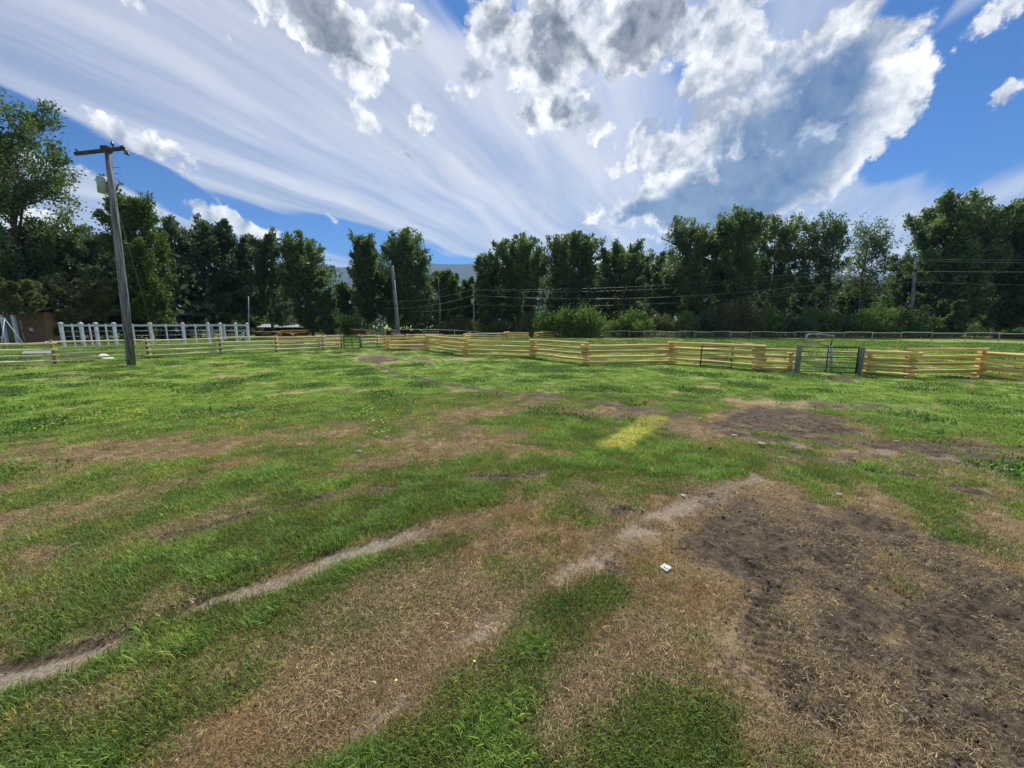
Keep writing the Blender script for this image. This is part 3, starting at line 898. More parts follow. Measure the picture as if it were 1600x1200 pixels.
# ------------------------------------------------------------------ far setting: road, mountain ridge
def build_road():
    # raised road running behind the far wire fence, seen past the right and centre of the paddock
    pts = []
    for x in np.linspace(-160, 190, 60):
        y = 112 - 0.16 * (x - 40) if x > 40 else 112
        pts.append((x, y))
    V = []; Fq = []
    prof = [(-9, -.05), (-4.2, .98), (-3.6, 1.0), (3.6, 1.04), (4.2, .98), (9, -.05)]
    for (x, y) in pts:
        for o_, z in prof: V.append((x, y + o_, z))
    n = len(prof); mi = []
    for i in range(len(pts) - 1):
        for k in range(n - 1):
            Fq.append((i * n + k, (i + 1) * n + k, (i + 1) * n + k + 1, i * n + k + 1)); mi.append(1 if k == 2 else 0)
    bank = mottled('road_bank_turf', (0.05, 0.085, 0.025), (0.10, 0.14, 0.05), 1.2, rough=.95)
    tar = mottled('grey_road', (0.10, 0.105, 0.12), (0.15, 0.155, 0.17), 2, rough=.9)
    me = np_mesh('road', np.array(V), np.array(Fq), [bank, tar], False, None, mi)
    tag(link('road', me), 'grey country road on a low bank behind the pasture', kind='structure')
    V = []; Fq = []; mi = []
    prof = [(-5, -.05), (-2.9, .96), (-2.6, 1.0), (2.6, 1.04), (2.9, .98), (5, -.05)]
    xs_ = np.linspace(82, 230, 30)
    for x in xs_:
        for o_, z in prof: V.append((x, 61.5 - (x - 82) * .10 + o_, z))
    for i in range(len(xs_) - 1):
        for k in range(n - 1):
            Fq.append((i * n + k, (i + 1) * n + k, (i + 1) * n + k + 1, i * n + k + 1)); mi.append(1 if k == 2 else 0)
    me = np_mesh('road', np.array(V), np.array(Fq), [bank, tar], False, None, mi)
    tag(link('road', me), 'grey road on a low bank just behind the wire fence at the right edge', kind='structure')


build_road()


def build_mountain():
    rs = np.random.RandomState(5)
    az = np.linspace(R(-62), R(62), 260)
    rows = 26
    px = 800 + F * np.tan(az) / math.cos(PITCH)
    top = 2.0 + 0 * az
    # height above the horizon in photo rows, bumpy ridge
    hpx = 62 + 34 * np.exp(-((px - 640) / 260) ** 2) + 8 * np.exp(-((px - 1400) / 300) ** 2) + 16 * (fbm(az * 6 + 3, az * 0, 5, .55) - .5) * 2
    V = []
    for i in range(rows):
        t = i / (rows - 1)
        D = 3900 + 1300 * t
        for a, h in zip(az, hpx):
            hh = h / F * 5200 * math.cos(a)
            n = fbm(np.array([a * 40 + 5]), np.array([t * 9]), 4, .6)[0]
            V.append((D * math.sin(a), D * math.cos(a), -20 + hh * (t ** 1.1) * (1 + .28 * (n - .5) * (1 - t))))
    n = len(az)
    Fq = [(i * n + k, i * n + k + 1, (i + 1) * n + k + 1, (i + 1) * n + k) for i in range(rows - 1) for k in range(n - 1)]
    me = np_mesh('mountain', np.array(V), np.array(Fq), mottled('forested_slope', (0.008, 0.018, 0.016), (0.022, 0.034, 0.026), 0.004, rough=1, bstr=0), True)
    tag(link('mountain', me), 'long forested mountain ridge far behind the trees', kind='structure')


build_mountain()


# ------------------------------------------------------------------ trees
def leaves_mesh(P, D, size, rs, mat, name, elong=1.7, clump=None):
    """one bent leaf spray (a quad) at each point P, pointing roughly along D"""
    n = len(P)
    A = D + rs.normal(0, .65, (n, 3)); A /= np.linalg.norm(A, axis=1)[:, None] + 1e-9
    B = rs.normal(0, 1, (n, 3)); B -= (B * A).sum(1)[:, None] * A; B /= np.linalg.norm(B, axis=1)[:, None] + 1e-9
    s = size * (0.55 + .9 * rs.rand(n))[:, None]
    C = np.cross(A, B)
    v0 = P; v1 = P + A * s * elong * .5 + B * s * .5 + C * s * .12
    v2 = P + A * s * elong; v3 = P + A * s * elong * .5 - B * s * .5 + C * s * .12
    V = np.stack([v0, v1, v2, v3], 1).reshape(-1, 3)
    Fq = np.arange(4 * n).reshape(n, 4)
    sh = rs.rand(n) * .55 + (clump if clump is not None else rs.rand(n)) * .45
    return np_mesh(name, V, Fq, mat, False, {'shade': ('FLOAT', 'POINT', np.repeat(sh, 4))})


def make_tree(name, base, H, Rw, seed, mat='leaf', limbs=26, density=1.0, crown=0.12, plume=1.0, size=.26, leaders=1, lean=(0, 0), wide_at=.55, gap=0.0, bark='bark', trunk_r=None, min_z=.25):
    rs = np.random.RandomState(seed)
    root = empty(name, base, 0)
    mb = MB()
    tr = trunk_r or (0.011 * H + .08)
    P = []; Dd = []; Cl = []
    trunks = []
    for L in range(leaders):
        a = rs.rand() * 6.28; off = 0 if leaders == 1 else Rw * .38
        top = np.array([math.cos(a + L * 6.28 / leaders) * off + lean[0] * H, math.sin(a + L * 6.28 / leaders) * off + lean[1] * H, H * (.93 if L == 0 else .93 - .12 * rs.rand())])
        pts = []
        for t in np.linspace(0, 1, 8):
            q = top * np.array([t ** 1.3, t ** 1.3, t]) + np.array([*(rs.normal(0, .012 * H, 2) * (t > 0) * (1 - t * .5)), 0])
            pts.append(q)
        pts[0] = np.array([0, 0, -.15])
        r0 = tr if L == 0 else tr * .75
        mb.tube([Vector(p) for p in pts], [max(r0 * (1 - .9 * t), .03) for t in np.linspace(0, 1, 8)], 7)
        trunks.append(np.array(pts))
    ga_ = 2.39996
    for i in range(limbs):
        T = trunks[i % leaders]
        t = (i + .5) / limbs
        tz = crown + (0.93 - crown) * t ** .85
        k = tz * 7; k0 = min(int(k), 6); o = T[k0] * (1 - (k - k0)) + T[k0 + 1] * (k - k0)
        az = i * ga_ + rs.normal(0, .3)
        # outline: widest at wide_at
        if tz < wide_at: env = .62 + .38 * math.sin((tz - crown) / max(wide_at - crown, .05) * math.pi / 2)
        else: env = math.sqrt(max(1 - ((tz - wide_at) / (1.03 - wide_at)) ** 2, .02))
        rad = Rw * env * (.72 + .45 * rs.rand())
        if leaders > 1: rad *= .75
        rise = rad * (.45 + .7 * tz) * (.7 + .5 * rs.rand())
        e = o + np.array([math.cos(az) * rad, math.sin(az) * rad, rise])
        e[2] = min(e[2], H * (.97 + .05 * rs.rand()))
        m_ = (o + e) / 2 + np.array([0, 0, -.10 * rad]) + rs.normal(0, .05 * rad, 3)
        lr = max(tr * .32 * (1 - tz * .6), .035)
        mb.tube([Vector(o), Vector(m_), Vector(e)], [lr, lr * .65, .02], 4, caps=False)
        nsub = 5 + int(3 * rs.rand())
        ldir = (e - o) / (np.linalg.norm(e - o) + 1e-6)
        for j in range(nsub):
            u = .32 + .68 * (j + rs.rand()) / nsub
            p = o * (1 - u) ** 2 + 2 * m_ * u * (1 - u) + e * u * u
            if rs.rand() < gap: continue
            d = ldir * .55 + rs.normal(0, .48, 3) + np.array([0, 0, .55 + .5 * plume * tz]); d /= np.linalg.norm(d)
            ln = (0.075 * H + .12 * Rw) * (.55 + .8 * rs.rand()) * (0.7 + .62 * plume * tz)
            if rs.rand() < .5:
                mb.tube([Vector(p), Vector(p + d * ln * .9)], [.028, .010], 3, caps=False)
            nl = int(98 * density * (.6 + .8 * rs.rand()))
            uu = rs.rand(nl) ** .8
            w_ = ln * .27 * (1.15 - .80 * uu) * (1 - .30 * min(plume, 1.5) * tz)
            q = p + d * (uu * ln)[:, None] + rs.normal(0, 1, (nl, 3)) * w_[:, None]
            P.append(q); Dd.append(np.repeat(d[None, :], nl, 0)); Cl.append(np.full(nl, rs.rand()))
    P = np.vstack(P); Dd = np.vstack(Dd); Cl = np.concatenate(Cl)
    zs = (H - size * .6) / np.percentile(P[:, 2], 99.93)
    P[:, 2] *= zs; mb.v = [(x, y, z * zs) for x, y, z in mb.v]
    k = P[:, 2] > min_z
    link('trunk', mb.mesh('trunk', M[bark]), root)
    link('crown', leaves_mesh(P[k], Dd[k], size * .84, rs, M[mat], 'crown', clump=Cl[k]), root)
    return root


def make_shrub(name, base, H, Rx, Ry, seed, mat='leaf_shrub', n=5200, size=.16, spiky=.4):
    rs = np.random.RandomState(seed)
    root = empty(name, base, 0)
    mb = MB(); P = []; Dd = []; Cl = []
    nst = 34
    for i in range(nst):
        a = rs.rand() * 6.283; q = math.sqrt(rs.rand())
        bx = np.array([math.cos(a) * q * .35 * Rx, math.sin(a) * q * .35 * Ry, -.05])
        zt = H * math.sqrt(max(1 - (q * .95) ** 2, .08)) * (.78 + .32 * rs.rand())
        tip = np.array([math.cos(a) * q * Rx, math.sin(a) * q * Ry, zt])
        mb.tube([Vector(bx), Vector((bx + tip) / 2 + np.array([0, 0, .1 * H])), Vector(tip)], [.04, .025, .008], 3, caps=False)
        nl = n // nst
        u = rs.rand(nl) ** .55
        w_ = .17 * (Rx + Ry) / 2 * (1.25 - .55 * u)
        d = (tip - bx); d /= np.linalg.norm(d)
        pts = bx + (tip - bx) * u[:, None] * (1 + spiky * .1 * rs.rand(nl))[:, None] + rs.normal(0, 1, (nl, 3)) * (w_[:, None] * np.array([1, 1, .75 * H / max(Rx, .1)]).clip(0, 1))
        P.append(pts); Dd.append(np.repeat((d + np.array([0, 0, .5]))[None, :], nl, 0)); Cl.append(np.full(nl, rs.rand()))
    P = np.vstack(P); Dd = np.vstack(Dd); Cl = np.concatenate(Cl); k = P[:, 2] > .02
    link('stems', mb.mesh('stems', M['bark']), root)
    link('foliage', leaves_mesh(P[k], Dd[k], size, rs, M[mat], 'foliage', clump=Cl[k]), root)
    return root


def tree_px(name, px, top, Y, halfw, seed, label, cat='tree', group=None, base_z=0.0, **kw):
    """a tree whose crown top is seen at row `top` and whose trunk stands at forward distance Y"""
    b = at(px, HZ, Y)
    tz = at(px, top, Y).z
    Rw = halfw / F * Y
    Rw = max(Rw - 1.5, .45 * Rw)
    fw = math.cos(math.atan((px - 800) / F))
    o = make_tree(name, (b.x, Y, base_z), tz - base_z, Rw * (0.55 + .45 * fw), seed, **kw)
    return tag(o, label, cat, group)


FAR = 'cottonwood trees along the far side of the pasture'
# big trees on the left
tree_px('cottonwood_tree', 38, 142, 52, 105, 21, 'tallest cottonwood at the left edge with an open crown and dark forked trunk', group=None, limbs=48, density=2.0, crown=.20, size=.24, leaders=3, wide_at=.6, gap=.42, plume=.6, mat='leaf', trunk_r=.42)
tree_px('cottonwood_tree', -75, 165, 54, 90, 22, 'cottonwood cut off by the left edge of the view beside the tallest tree', limbs=38, density=1.1, crown=.12, size=.23, leaders=2, gap=.1)
tree_px('cottonwood_tree', 232, 292, 56, 50, 23, 'bushy green cottonwood just right of the leaning pole with the crossarm', limbs=34, density=1.5, crown=.08, size=.24, mat='leaf_light', wide_at=.4, plume=1.1)
tree_px('cottonwood_tree', 120, 345, 57, 85, 24, 'low dark broad tree under the tallest cottonwood, behind the leaning pole', limbs=34, density=1.7, crown=.06, size=.25, wide_at=.45, mat='leaf_blue')
tree_px('cottonwood_tree', 10, 365, 60, 90, 25, 'low dark broad tree behind the brick house at the left edge', limbs=34, density=1.6, crown=.06, size=.25, wide_at=.45, mat='leaf_blue')
tree_px('olive_tree', 138, 432, 51, 62, 26, 'low grey olive tree spreading behind the white corral posts', limbs=30, density=1.8, crown=.06, size=.15, wide_at=.5, mat='leaf_olive', plume=.2)
tree_px('olive_tree', 30, 436, 41, 60, 27, 'low grey olive tree hanging over the brick house', limbs=30, density=1.5, crown=.45, size=.15, wide_at=.6, mat='leaf_olive', plume=.2, min_z=3.3)
tree_px('olive_tree', 98, 448, 46, 46, 28, 'low grey olive tree at the corner of the brick house, left of the white corral', limbs=30, density=1.9, crown=.06, size=.15, wide_at=.5, mat='leaf_olive', plume=.2)
tree_px('olive_tree', 190, 458, 60, 40, 29, 'low grey olive tree in front of the dark shed', limbs=24, density=1.6, crown=.06, size=.18, wide_at=.5, mat='leaf_olive', plume=.2, min_z=1.0)
# dark row left of centre
tree_px('cottonwood_tree', 330, 336, 72, 62, 31, 'first tall dark tree right of the leaning pole, with a pale bare trunk', group=FAR, limbs=36, density=1.6, crown=.06, size=.34, bark='pale_bark', mat='leaf_blue')
tree_px('cottonwood_tree', 283, 390, 70, 32, 32, 'shorter dark tree filling the gap behind the bushy green cottonwood', group=FAR, limbs=26, density=1.5, crown=.05, size=.34, mat='leaf_blue')
tree_px('cottonwood_tree', 382, 364, 76, 36, 33, 'slim dark tree standing left of the thin metal mast', group=FAR, limbs=24, density=1.3, crown=.06, size=.34, mat='leaf_blue')
tree_px('cottonwood_tree', 425, 360, 74, 42, 34, 'dark tree right of the thin metal mast, sky showing through its crown', group=FAR, limbs=28, density=1.1, crown=.1, size=.33, gap=.2, mat='leaf_blue')
tree_px('cottonwood_tree', 488, 368, 70, 46, 35, 'broad dark round-headed tree at the right end of the dark row', group=FAR, limbs=40, density=1.7, crown=.05, size=.33, leaders=2)
tree_px('cottonwood_tree', 512, 450, 66, 26, 36, 'low soft green tree in front of the round-headed dark tree', group=FAR, limbs=22, density=1.8, crown=.03, size=.28, mat='leaf_blue')
tree_px('cottonwood_tree', 540, 442, 100, 18, 37, 'small light tree in the gap where the mountain shows', group=FAR, limbs=20, density=1.3, crown=.03, size=.36, mat='leaf_light')
# the two tree clump in mid field
tree_px('cottonwood_tree', 576, 364, 88, 22, 38, 'narrow upright tree, left one of the pair above the cattle', group=FAR, limbs=36, density=1.4, crown=.12, size=.34, wide_at=.5, plume=1.5, mat='leaf', min_z=2.3)
tree_px('cottonwood_tree', 650, 360, 89, 44, 39, 'vase-shaped tree with spiky top, right one of the pair above the cattle', group=FAR, limbs=46, density=1.3, crown=.10, size=.34, leaders=3, wide_at=.72, plume=1.8, min_z=2.3)
tree_px('cottonwood_tree', 612, 425, 90, 34, 40, 'low dense tree standing between the upright pair', group=FAR, limbs=26, density=1.8, crown=.10, size=.34, mat='leaf', min_z=2.3)
tree_px('cottonwood_tree', 700, 424, 96, 30, 41, 'light green mid-height tree left of the small transformer pole', group=FAR, limbs=26, density=1.4, crown=.04, size=.38, mat='leaf_light')
tree_px('cottonwood_tree', 738, 436, 100, 26, 42, 'light green tree behind the small transformer pole', group=FAR, limbs=24, density=1.5, crown=.04, size=.38, mat='leaf_light')
# long group in the middle
tree_px('cottonwood_tree', 766, 392, 88, 32, 43, 'leftmost tree of the middle wood, with a thin feathery top', group=FAR, limbs=28, density=1.1, crown=.05, size=.36, plume=1.3)
tree_px('cottonwood_tree', 812, 372, 90, 52, 44, 'flat-topped wide tree in the middle wood above the stacked rail corner', group=FAR, limbs=40, density=1.5, crown=.05, size=.36, leaders=2, wide_at=.65, plume=1.3)
tree_px('cottonwood_tree', 882, 362, 88, 54, 45, 'highest tree of the middle wood, above the first round willow shrub', group=FAR, limbs=42, density=1.6, crown=.05, size=.35, leaders=2, plume=1.2)
tree_px('cottonwood_tree', 920, 436, 84, 32, 46, 'low round tree whose pale crown the power lines cross in the middle wood', group=FAR, limbs=26, density=1.7, crown=.05, size=.28, mat='leaf')
tree_px('cottonwood_tree', 968, 378, 86, 42, 47, 'domed tree right of the highest tree of the middle wood', group=FAR, limbs=34, density=1.6, crown=.05, size=.35)
tree_px('cottonwood_tree', 1012, 384, 92, 38, 48, 'thin-topped tree beside the domed one in the middle wood', group=FAR, limbs=26, density=.9, crown=.05, size=.34, gap=.15, plume=1.3)
tree_px('cottonwood_tree', 1035, 428, 82, 28, 49, 'light green low tree before the tall right-hand clump', group=FAR, limbs=24, density=1.7, crown=.04, size=.32, mat='leaf_light')
tree_px('cottonwood_tree', 1080, 338, 80, 50, 50, 'left half of the tall right-hand clump, upright branches with gaps', group=FAR, limbs=42, density=1.2, crown=.08, size=.32, leaders=2, plume=1.4, gap=.08)
tree_px('cottonwood_tree', 1140, 326, 80, 54, 51, 'tallest tree of the right-hand clump, full rounded top', group=FAR, limbs=48, density=1.5, crown=.06, size=.32, leaders=3, plume=1.3)
tree_px('cottonwood_tree', 1200, 338, 82, 46, 52, 'right edge of the right-hand clump, thinning towards a gap', group=FAR, limbs=34, density=1.2, crown=.08, size=.32, plume=1.3, gap=.1)
tree_px('cottonwood_tree', 1254, 332, 78, 30, 53, 'slender open tree, first of the three airy ones before the bright gap', group=FAR, limbs=28, density=.55, crown=.30, size=.27, gap=.15, plume=1.4)
tree_px('cottonwood_tree', 1288, 336, 76, 28, 54, 'airy tree with a straight dark bare trunk, middle one of three', group=FAR, limbs=30, density=.50, crown=.32, size=.26, gap=.15, plume=.9, trunk_r=.45)
tree_px('cottonwood_tree', 1338, 334, 80, 44, 55, 'airy tree with spreading fine branches, last of three before the bright gap', group=FAR, limbs=36, density=.42, crown=.30, size=.26, leaders=2, gap=.18, plume=1.6)
tree_px('cottonwood_tree', 1262, 440, 84, 36, 56, 'low dark tree under the slender airy trees', group=FAR, limbs=26, density=1.6, crown=.04, size=.32, mat='leaf_blue')
tree_px('cottonwood_tree', 1332, 446, 86, 28, 57, 'low dark tree under the spreading airy tree', group=FAR, limbs=24, density=1.5, crown=.04, size=.32)
tree_px('cottonwood_tree', 1390, 388, 84, 26, 58, 'thin half-bare tree against the bright gap', group=FAR, limbs=24, density=.5, crown=.1, size=.26, gap=.2)
tree_px('cottonwood_tree', 1425, 398, 82, 30, 59, 'dark shoulder tree just behind the right power pole', group=FAR, limbs=30, density=1.5, crown=.05, size=.32)
tree_px('cottonwood_tree', 1482, 300, 74, 80, 60, 'huge dense dark tree right of the right power pole', group=FAR, limbs=56, density=1.8, crown=.05, size=.32, leaders=3, plume=1.3, wide_at=.5)
tree_px('cottonwood_tree', 1560, 318, 76, 54, 61, 'dark tree between the huge dense tree and the right edge', group=FAR, limbs=40, density=1.7, crown=.04, size=.32, leaders=2)
tree_px('cottonwood_tree', 1630, 286, 72, 76, 62, 'huge dark tree cut off by the right edge of the view', group=FAR, limbs=50, density=1.7, crown=.04, size=.33, leaders=3, plume=1.2)
tree_px('cottonwood_tree', 1740, 330, 70, 60, 63, 'dark tree wholly at the far right end of the row', group=FAR, limbs=36, density=1.4, crown=.05, size=.34, leaders=2)
tree_px('cottonwood_tree', 1462, 470, 70, 30, 64, 'low leafy tree at the foot of the right power pole', group=FAR, limbs=22, density=1.8, crown=.03, size=.26)

WIL = 'willow shrubs in front of the far trees'


def shrub_px(px, top, base, Y, halfw, seed, label, mat='leaf_shrub', n=5200, size=.2, name='willow_shrub', **kw):
    b = at(px, base, Y)
    H = at(px, top, Y).z
    fw = math.cos(math.atan((px - 800) / F))
    Rw = halfw / F * Y
    o = make_shrub(name, (b.x, Y, 0), H, Rw * (.6 + .4 * fw), Rw * .8, seed, mat, n, size, **kw)
    tag(o, label, 'shrub', WIL)


shrub_px(902, 478, 527, 70, 42, 71, 'largest round willow shrub, bright top, behind the stacked rail corner', n=8000)
shrub_px(853, 488, 527, 71, 22, 72, 'small round willow shrub at the left foot of the largest one', n=3800)
shrub_px(982, 486, 527, 70, 36, 73, 'second round willow shrub, alone in front of the dark middle wood', n=7000)
shrub_px(1030, 494, 528, 73, 24, 74, 'grey-green shrub right of the second round willow shrub', 'leaf_olive', n=4500)
shrub_px(1070, 490, 528, 72, 22, 75, 'narrow leafy shrub below the left half of the right-hand clump', n=4000)
shrub_px(1108, 486, 528, 72, 30, 76, 'dull dark shrub under the tallest tree of the right-hand clump', 'leaf_blue', n=4500)
shrub_px(1150, 472, 528, 71, 40, 77, 'tall grey-green shrub under the right-hand clump', 'leaf_olive', n=7000)
shrub_px(1196, 482, 528, 71, 26, 78, 'yellow-green shrub left of the slender airy trees', n=4200)
shrub_px(1238, 492, 528, 70, 30, 79, 'dark shrub behind the bent pipe frame', 'leaf_blue', n=4500)
shrub_px(1276, 484, 528, 71, 30, 80, 'bright-topped shrub below the airy tree with the straight trunk', n=5500)
shrub_px(1320, 494, 528, 70, 30, 81, 'low dark shrub left of the long willow mound', 'leaf_blue', n=4500)
shrub_px(1362, 480, 528, 68, 40, 82, 'left half of the long willow mound, yellow-green', n=8000)
shrub_px(1412, 484, 528, 67, 40, 83, 'right half of the long willow mound, darker green', 'leaf', n=8000)
shrub_px(1448, 498, 528, 67, 26, 84, 'low shrub between the long willow mound and the young pyramid tree', n=3800)
shrub_px(794, 500, 526, 84, 22, 85, 'small pale shrub above the mid-field rail fence', 'leaf_olive', n=3000)
shrub_px(826, 490, 526, 80, 18, 86, 'thin grey shrub left of the round willow shrubs', 'leaf_olive', n=2600)
shrub_px(765, 498, 524, 88, 22, 87, 'green shrub at the foot of the small transformer pole', n=3000)
shrub_px(700, 500, 524, 90, 20, 88, 'grey shrub right of the black cattle', 'leaf_olive', n=2600)
shrub_px(726, 494, 524, 92, 22, 89, 'dull shrub left of the small transformer pole', 'leaf_olive', n=3000)
shrub_px(545, 490, 522, 84, 26, 90, 'light green shrub left of the pair of upright trees', n=4200)
shrub_px(400, 484, 520, 86, 24, 93, 'light green shrub glimpsed behind the thin metal mast', n=3500)
shrub_px(455, 496, 520, 84, 26, 94, 'dark low shrub behind the far left rail fence', 'leaf_blue', n=3500)
shrub_px(360, 494, 520, 80, 30, 95, 'dark low shrub behind the right end of the white corral', 'leaf_blue', n=3500)
shrub_px(1540, 506, 528, 84, 40, 96, 'low dark shrub behind the road at the right', 'leaf_blue', n=4500)
shrub_px(1610, 502, 528, 84, 44, 97, 'low dark shrub at the right edge of the view', 'leaf_blue', n=4500)
shrub_px(88, 474, 535, 50, 24, 98, 'dark shrub between the brick house and the white corral', 'leaf_blue', n=6000, size=.13)
# young conical tree
ct = tree_px('young_tree', 1495, 470, 64, 26, 99, 'young pyramid-shaped tree standing alone before the huge dark tree', limbs=34, density=1.3, crown=.05, size=.20, wide_at=.1, plume=.3, mat='leaf')
# dead grey snag
def snag():
    b = at(687, HZ, 92); H = at(687, 430, 92).z
    mb = MB(); rs = random.Random(3)
    mb.tube([(0, 0, -.2), (.2, 0, H * .5), (-.1, 0, H)], [.28, .2, .05], 6)
    root = empty('dead_tree', (b.x, 92, 0))
    mb.build('trunk', M['pale_bark'], root)
    for i in range(9):
        z = H * (.3 + .07 * i); a = rs.random() * 6.28; l = 2.2 - .15 * i
        MB().tube([(0, 0, z), (math.cos(a) * l, math.sin(a) * l, z + l * .6)], [.07, .02], 4).build('branch', M['pale_bark'], root)
    tag(root, 'bare grey dead tree standing right of the cattle', 'tree')


snag()


def build_woodland():
    """the dim wood behind the row of trees: one mass of foliage that fills the lower gaps"""
    rs = np.random.RandomState(77)
    P = []; Dd = []; Cl = []
    for px, top, gapf in [(x, 424 + 16 * math.sin(x * .021) + 12 * math.sin(x * .057 + 2) + 30 * (680 < x < 760) + 52 * (528 < x < 562), 1) for x in range(-260, 1900, 12)]:
        if 1230 < px < 1400: top = max(top, 448)
        if 1362 < px < 1382: top = 476
        Y = 100 + 14 * rs.rand() + 4
        if px < 300: Y = 62 + 8 * rs.rand(); top = 400
        b = at(px, HZ, Y); H = at(px, top + 12 * rs.normal(), Y).z
        n = 620
        z = H * rs.rand(n) ** .75
        rad = 2.6 * (1.15 - (z / H) ** 3 * .75)
        q = np.stack([b.x + rs.normal(0, 1, n) * rad * .8, Y + rs.normal(0, 1, n) * rad, z], 1)
        P.append(q); Dd.append(np.repeat(np.array([[0, 0, 1.0]]), n, 0)); Cl.append(np.full(n, rs.rand()))
    P = np.vstack(P)
    me = leaves_mesh(P, np.vstack(Dd), .55, rs, M['leaf_blue'], 'woodland', clump=np.concatenate(Cl))
    tag(link('woodland', me), 'dense dark wood behind the front row of cottonwoods', 'woodland', kind='stuff')
    # tall rough grass and stems along the foot of the trees
    n = 26000
    px = rs.rand(n) * 2200 - 300
    Y = 64 + rs.rand(n) * 28
    x = (px - 800) / F * Y
    P = np.stack([x, Y, rs.rand(n) * .5], 1)
    k = np.where(x > 8, Y > 66, Y > 84) & ~((px > 530) & (px < 770))
    me = leaves_mesh(P[k], np.repeat(np.array([[0, 0, 1.6]]), k.sum(), 0), .26, rs, M['leaf'], 'rough_grass', elong=3.0)
    tag(link('rough_grass', me), 'tall rough grass along the foot of the far trees', 'grass', kind='stuff')


build_woodland()


# ------------------------------------------------------------------ fences
_log_cache = {}


def log_mesh(kind, seed):
    """unit log along X (length 1, radius 1): slightly bent and tapered"""
    key = (kind, seed)
    if key not in _log_cache:
        rs = random.Random(seed * 13 + 5)
        mb = MB(); V = []; n = 9
        for i in range(6):
            t = i / 5; cy = rs.uniform(-.22, .22) * (0 < i < 5); cz = rs.uniform(-.22, .22) * (0 < i < 5)
            r = 1.08 - .16 * t + rs.uniform(-.05, .05)
            V += [(t, cy + r * math.cos(2 * math.pi * k / n), cz + r * math.sin(2 * math.pi * k / n)) for k in range(n)]
        mb.add(V, [(i * n + k, i * n + (k + 1) % n, (i + 1) * n + (k + 1) % n, (i + 1) * n + k) for i in range(5) for k in range(n)])
        mb.add([V[k] for k in range(n)], [tuple(reversed(range(n)))], 1)
        mb.add([V[5 * n + k] for k in range(n)], [tuple(range(n))], 1)
        _log_cache[key] = mb.mesh(kind, [M[{'rail': 'rail', 'top_rail': 'top_rail'}.get(kind, 'log')], M['log_end']])
    return _log_cache[key]


def put_log(name, parent, a, b, r, kind='log', seed=None):
    a = Vector(a); b = Vector(b)
    me = log_mesh(kind, random.randrange(7) if seed is None else seed)
    o = link(name, me, parent)
    d = b - a
    q = d.to_track_quat('X', 'Z') @ Matrix.Rotation(random.uniform(0, 6.28), 4, 'X').to_quaternion()
    o.location = a; o.rotation_mode = 'QUATERNION'; o.rotation_quaternion = q
    o.scale = (d.length, r, r)
    return o


def stacked_fence(joints, label, group=None, r=.068, flip=0, ends=(True, True), over=.32):
    """worm fence: each section's four logs lie between the logs of its neighbours, ends crossing"""
    G = [ground_at(*p) for p in joints]
    o0 = G[0]
    root = empty('log_fence', (o0.x, o0.y, 0))
    tag(root, label, 'fence', group)
    step = 4 * r + .004 if r < .08 else .315
    for i in range(len(G) - 1):
        a, b = G[i] - o0, G[i + 1] - o0
        d = (b - a).normalized()
        h = r + .03 + ((i + flip) % 2) * (step / 2)
        for k in range(4):
            z = h + k * step
            e0 = over * random.uniform(.6, 1.15); e1 = over * random.uniform(.6, 1.15)
            rr = r * random.uniform(.86, 1.12)
            ends_ = (a - d * e0, b + d * e1)
            if random.random() < .5: ends_ = ends_[::-1]
            za = random.uniform(-.012, .012)
            put_log('rail', root, ends_[0] + Vector((0, 0, z + za)), ends_[1] + Vector((0, 0, z - za)), rr)
    for i in range(len(G)):
        # short spacer logs filling the joint where the neighbour leaves room
        if 0 < i < len(G) - 1:
            d1 = (G[i] - G[i - 1]).normalized(); d2 = (G[i + 1] - G[i]).normalized()
            n = (d1 + d2).normalized().cross(Vector((0, 0, 1)))
            p = G[i] - o0
            put_log('spacer_log', root, p - n * .3 + Vector((0, 0, -.02)), p + n * .3 + Vector((0, 0, -.02)), r * .9)
        elif ends[0 if i == 0 else 1]:
            j = i if i else 1
            d = (G[j] - G[j - 1]).normalized()
            n = d.cross(Vector((0, 0, 1))); p = G[i] - o0 + d * (.12 if i == 0 else -.12)
            h = r + .03 + (((i if i == 0 else i - 1) + flip) % 2) * (step / 2)
            for k in range(4):
                z = h + k * step - step / 2
                if z > 0: put_log('spacer_log', root, p - n * .26 + Vector((0, 0, z)), p + n * .26 + Vector((0, 0, z)), r * .95)
    return root


def rail_fence(joints, label, H=1.22, r=.05, posts=True, group=None, nrail=4, name='rail_fence', wood='rail', double=True):
    G = [ground_at(*p) for p in joints]; o0 = G[0]
    root = empty(name, (o0.x, o0.y, 0)); tag(root, label, 'fence', group)
    for i in range(len(G) - 1):
        a, b = G[i] - o0, G[i + 1] - o0
        d = (b - a).normalized()
        sink = (i % 2) * .06
        for k in range(nrail):
            z = H / nrail * (k + .72) - sink
            n = d.cross(Vector((0, 0, 1))) * (r * 1.6 * (1 if i % 2 else -1))
            put_log('rail', root, a - d * .22 + n + Vector((0, 0, z + random.uniform(-.02, .02))), b + d * .22 + n + Vector((0, 0, z + random.uniform(-.02, .02))), r * random.uniform(.85, 1.1), wood)
    if posts:
        for p in G:
            q = p - o0
            MB().tube([q + Vector((0, 0, -.3)), q + Vector((0.01, 0, H + .06))], [.07, .06], 8, 0).build('post', M['post_wood'], root)
    return root


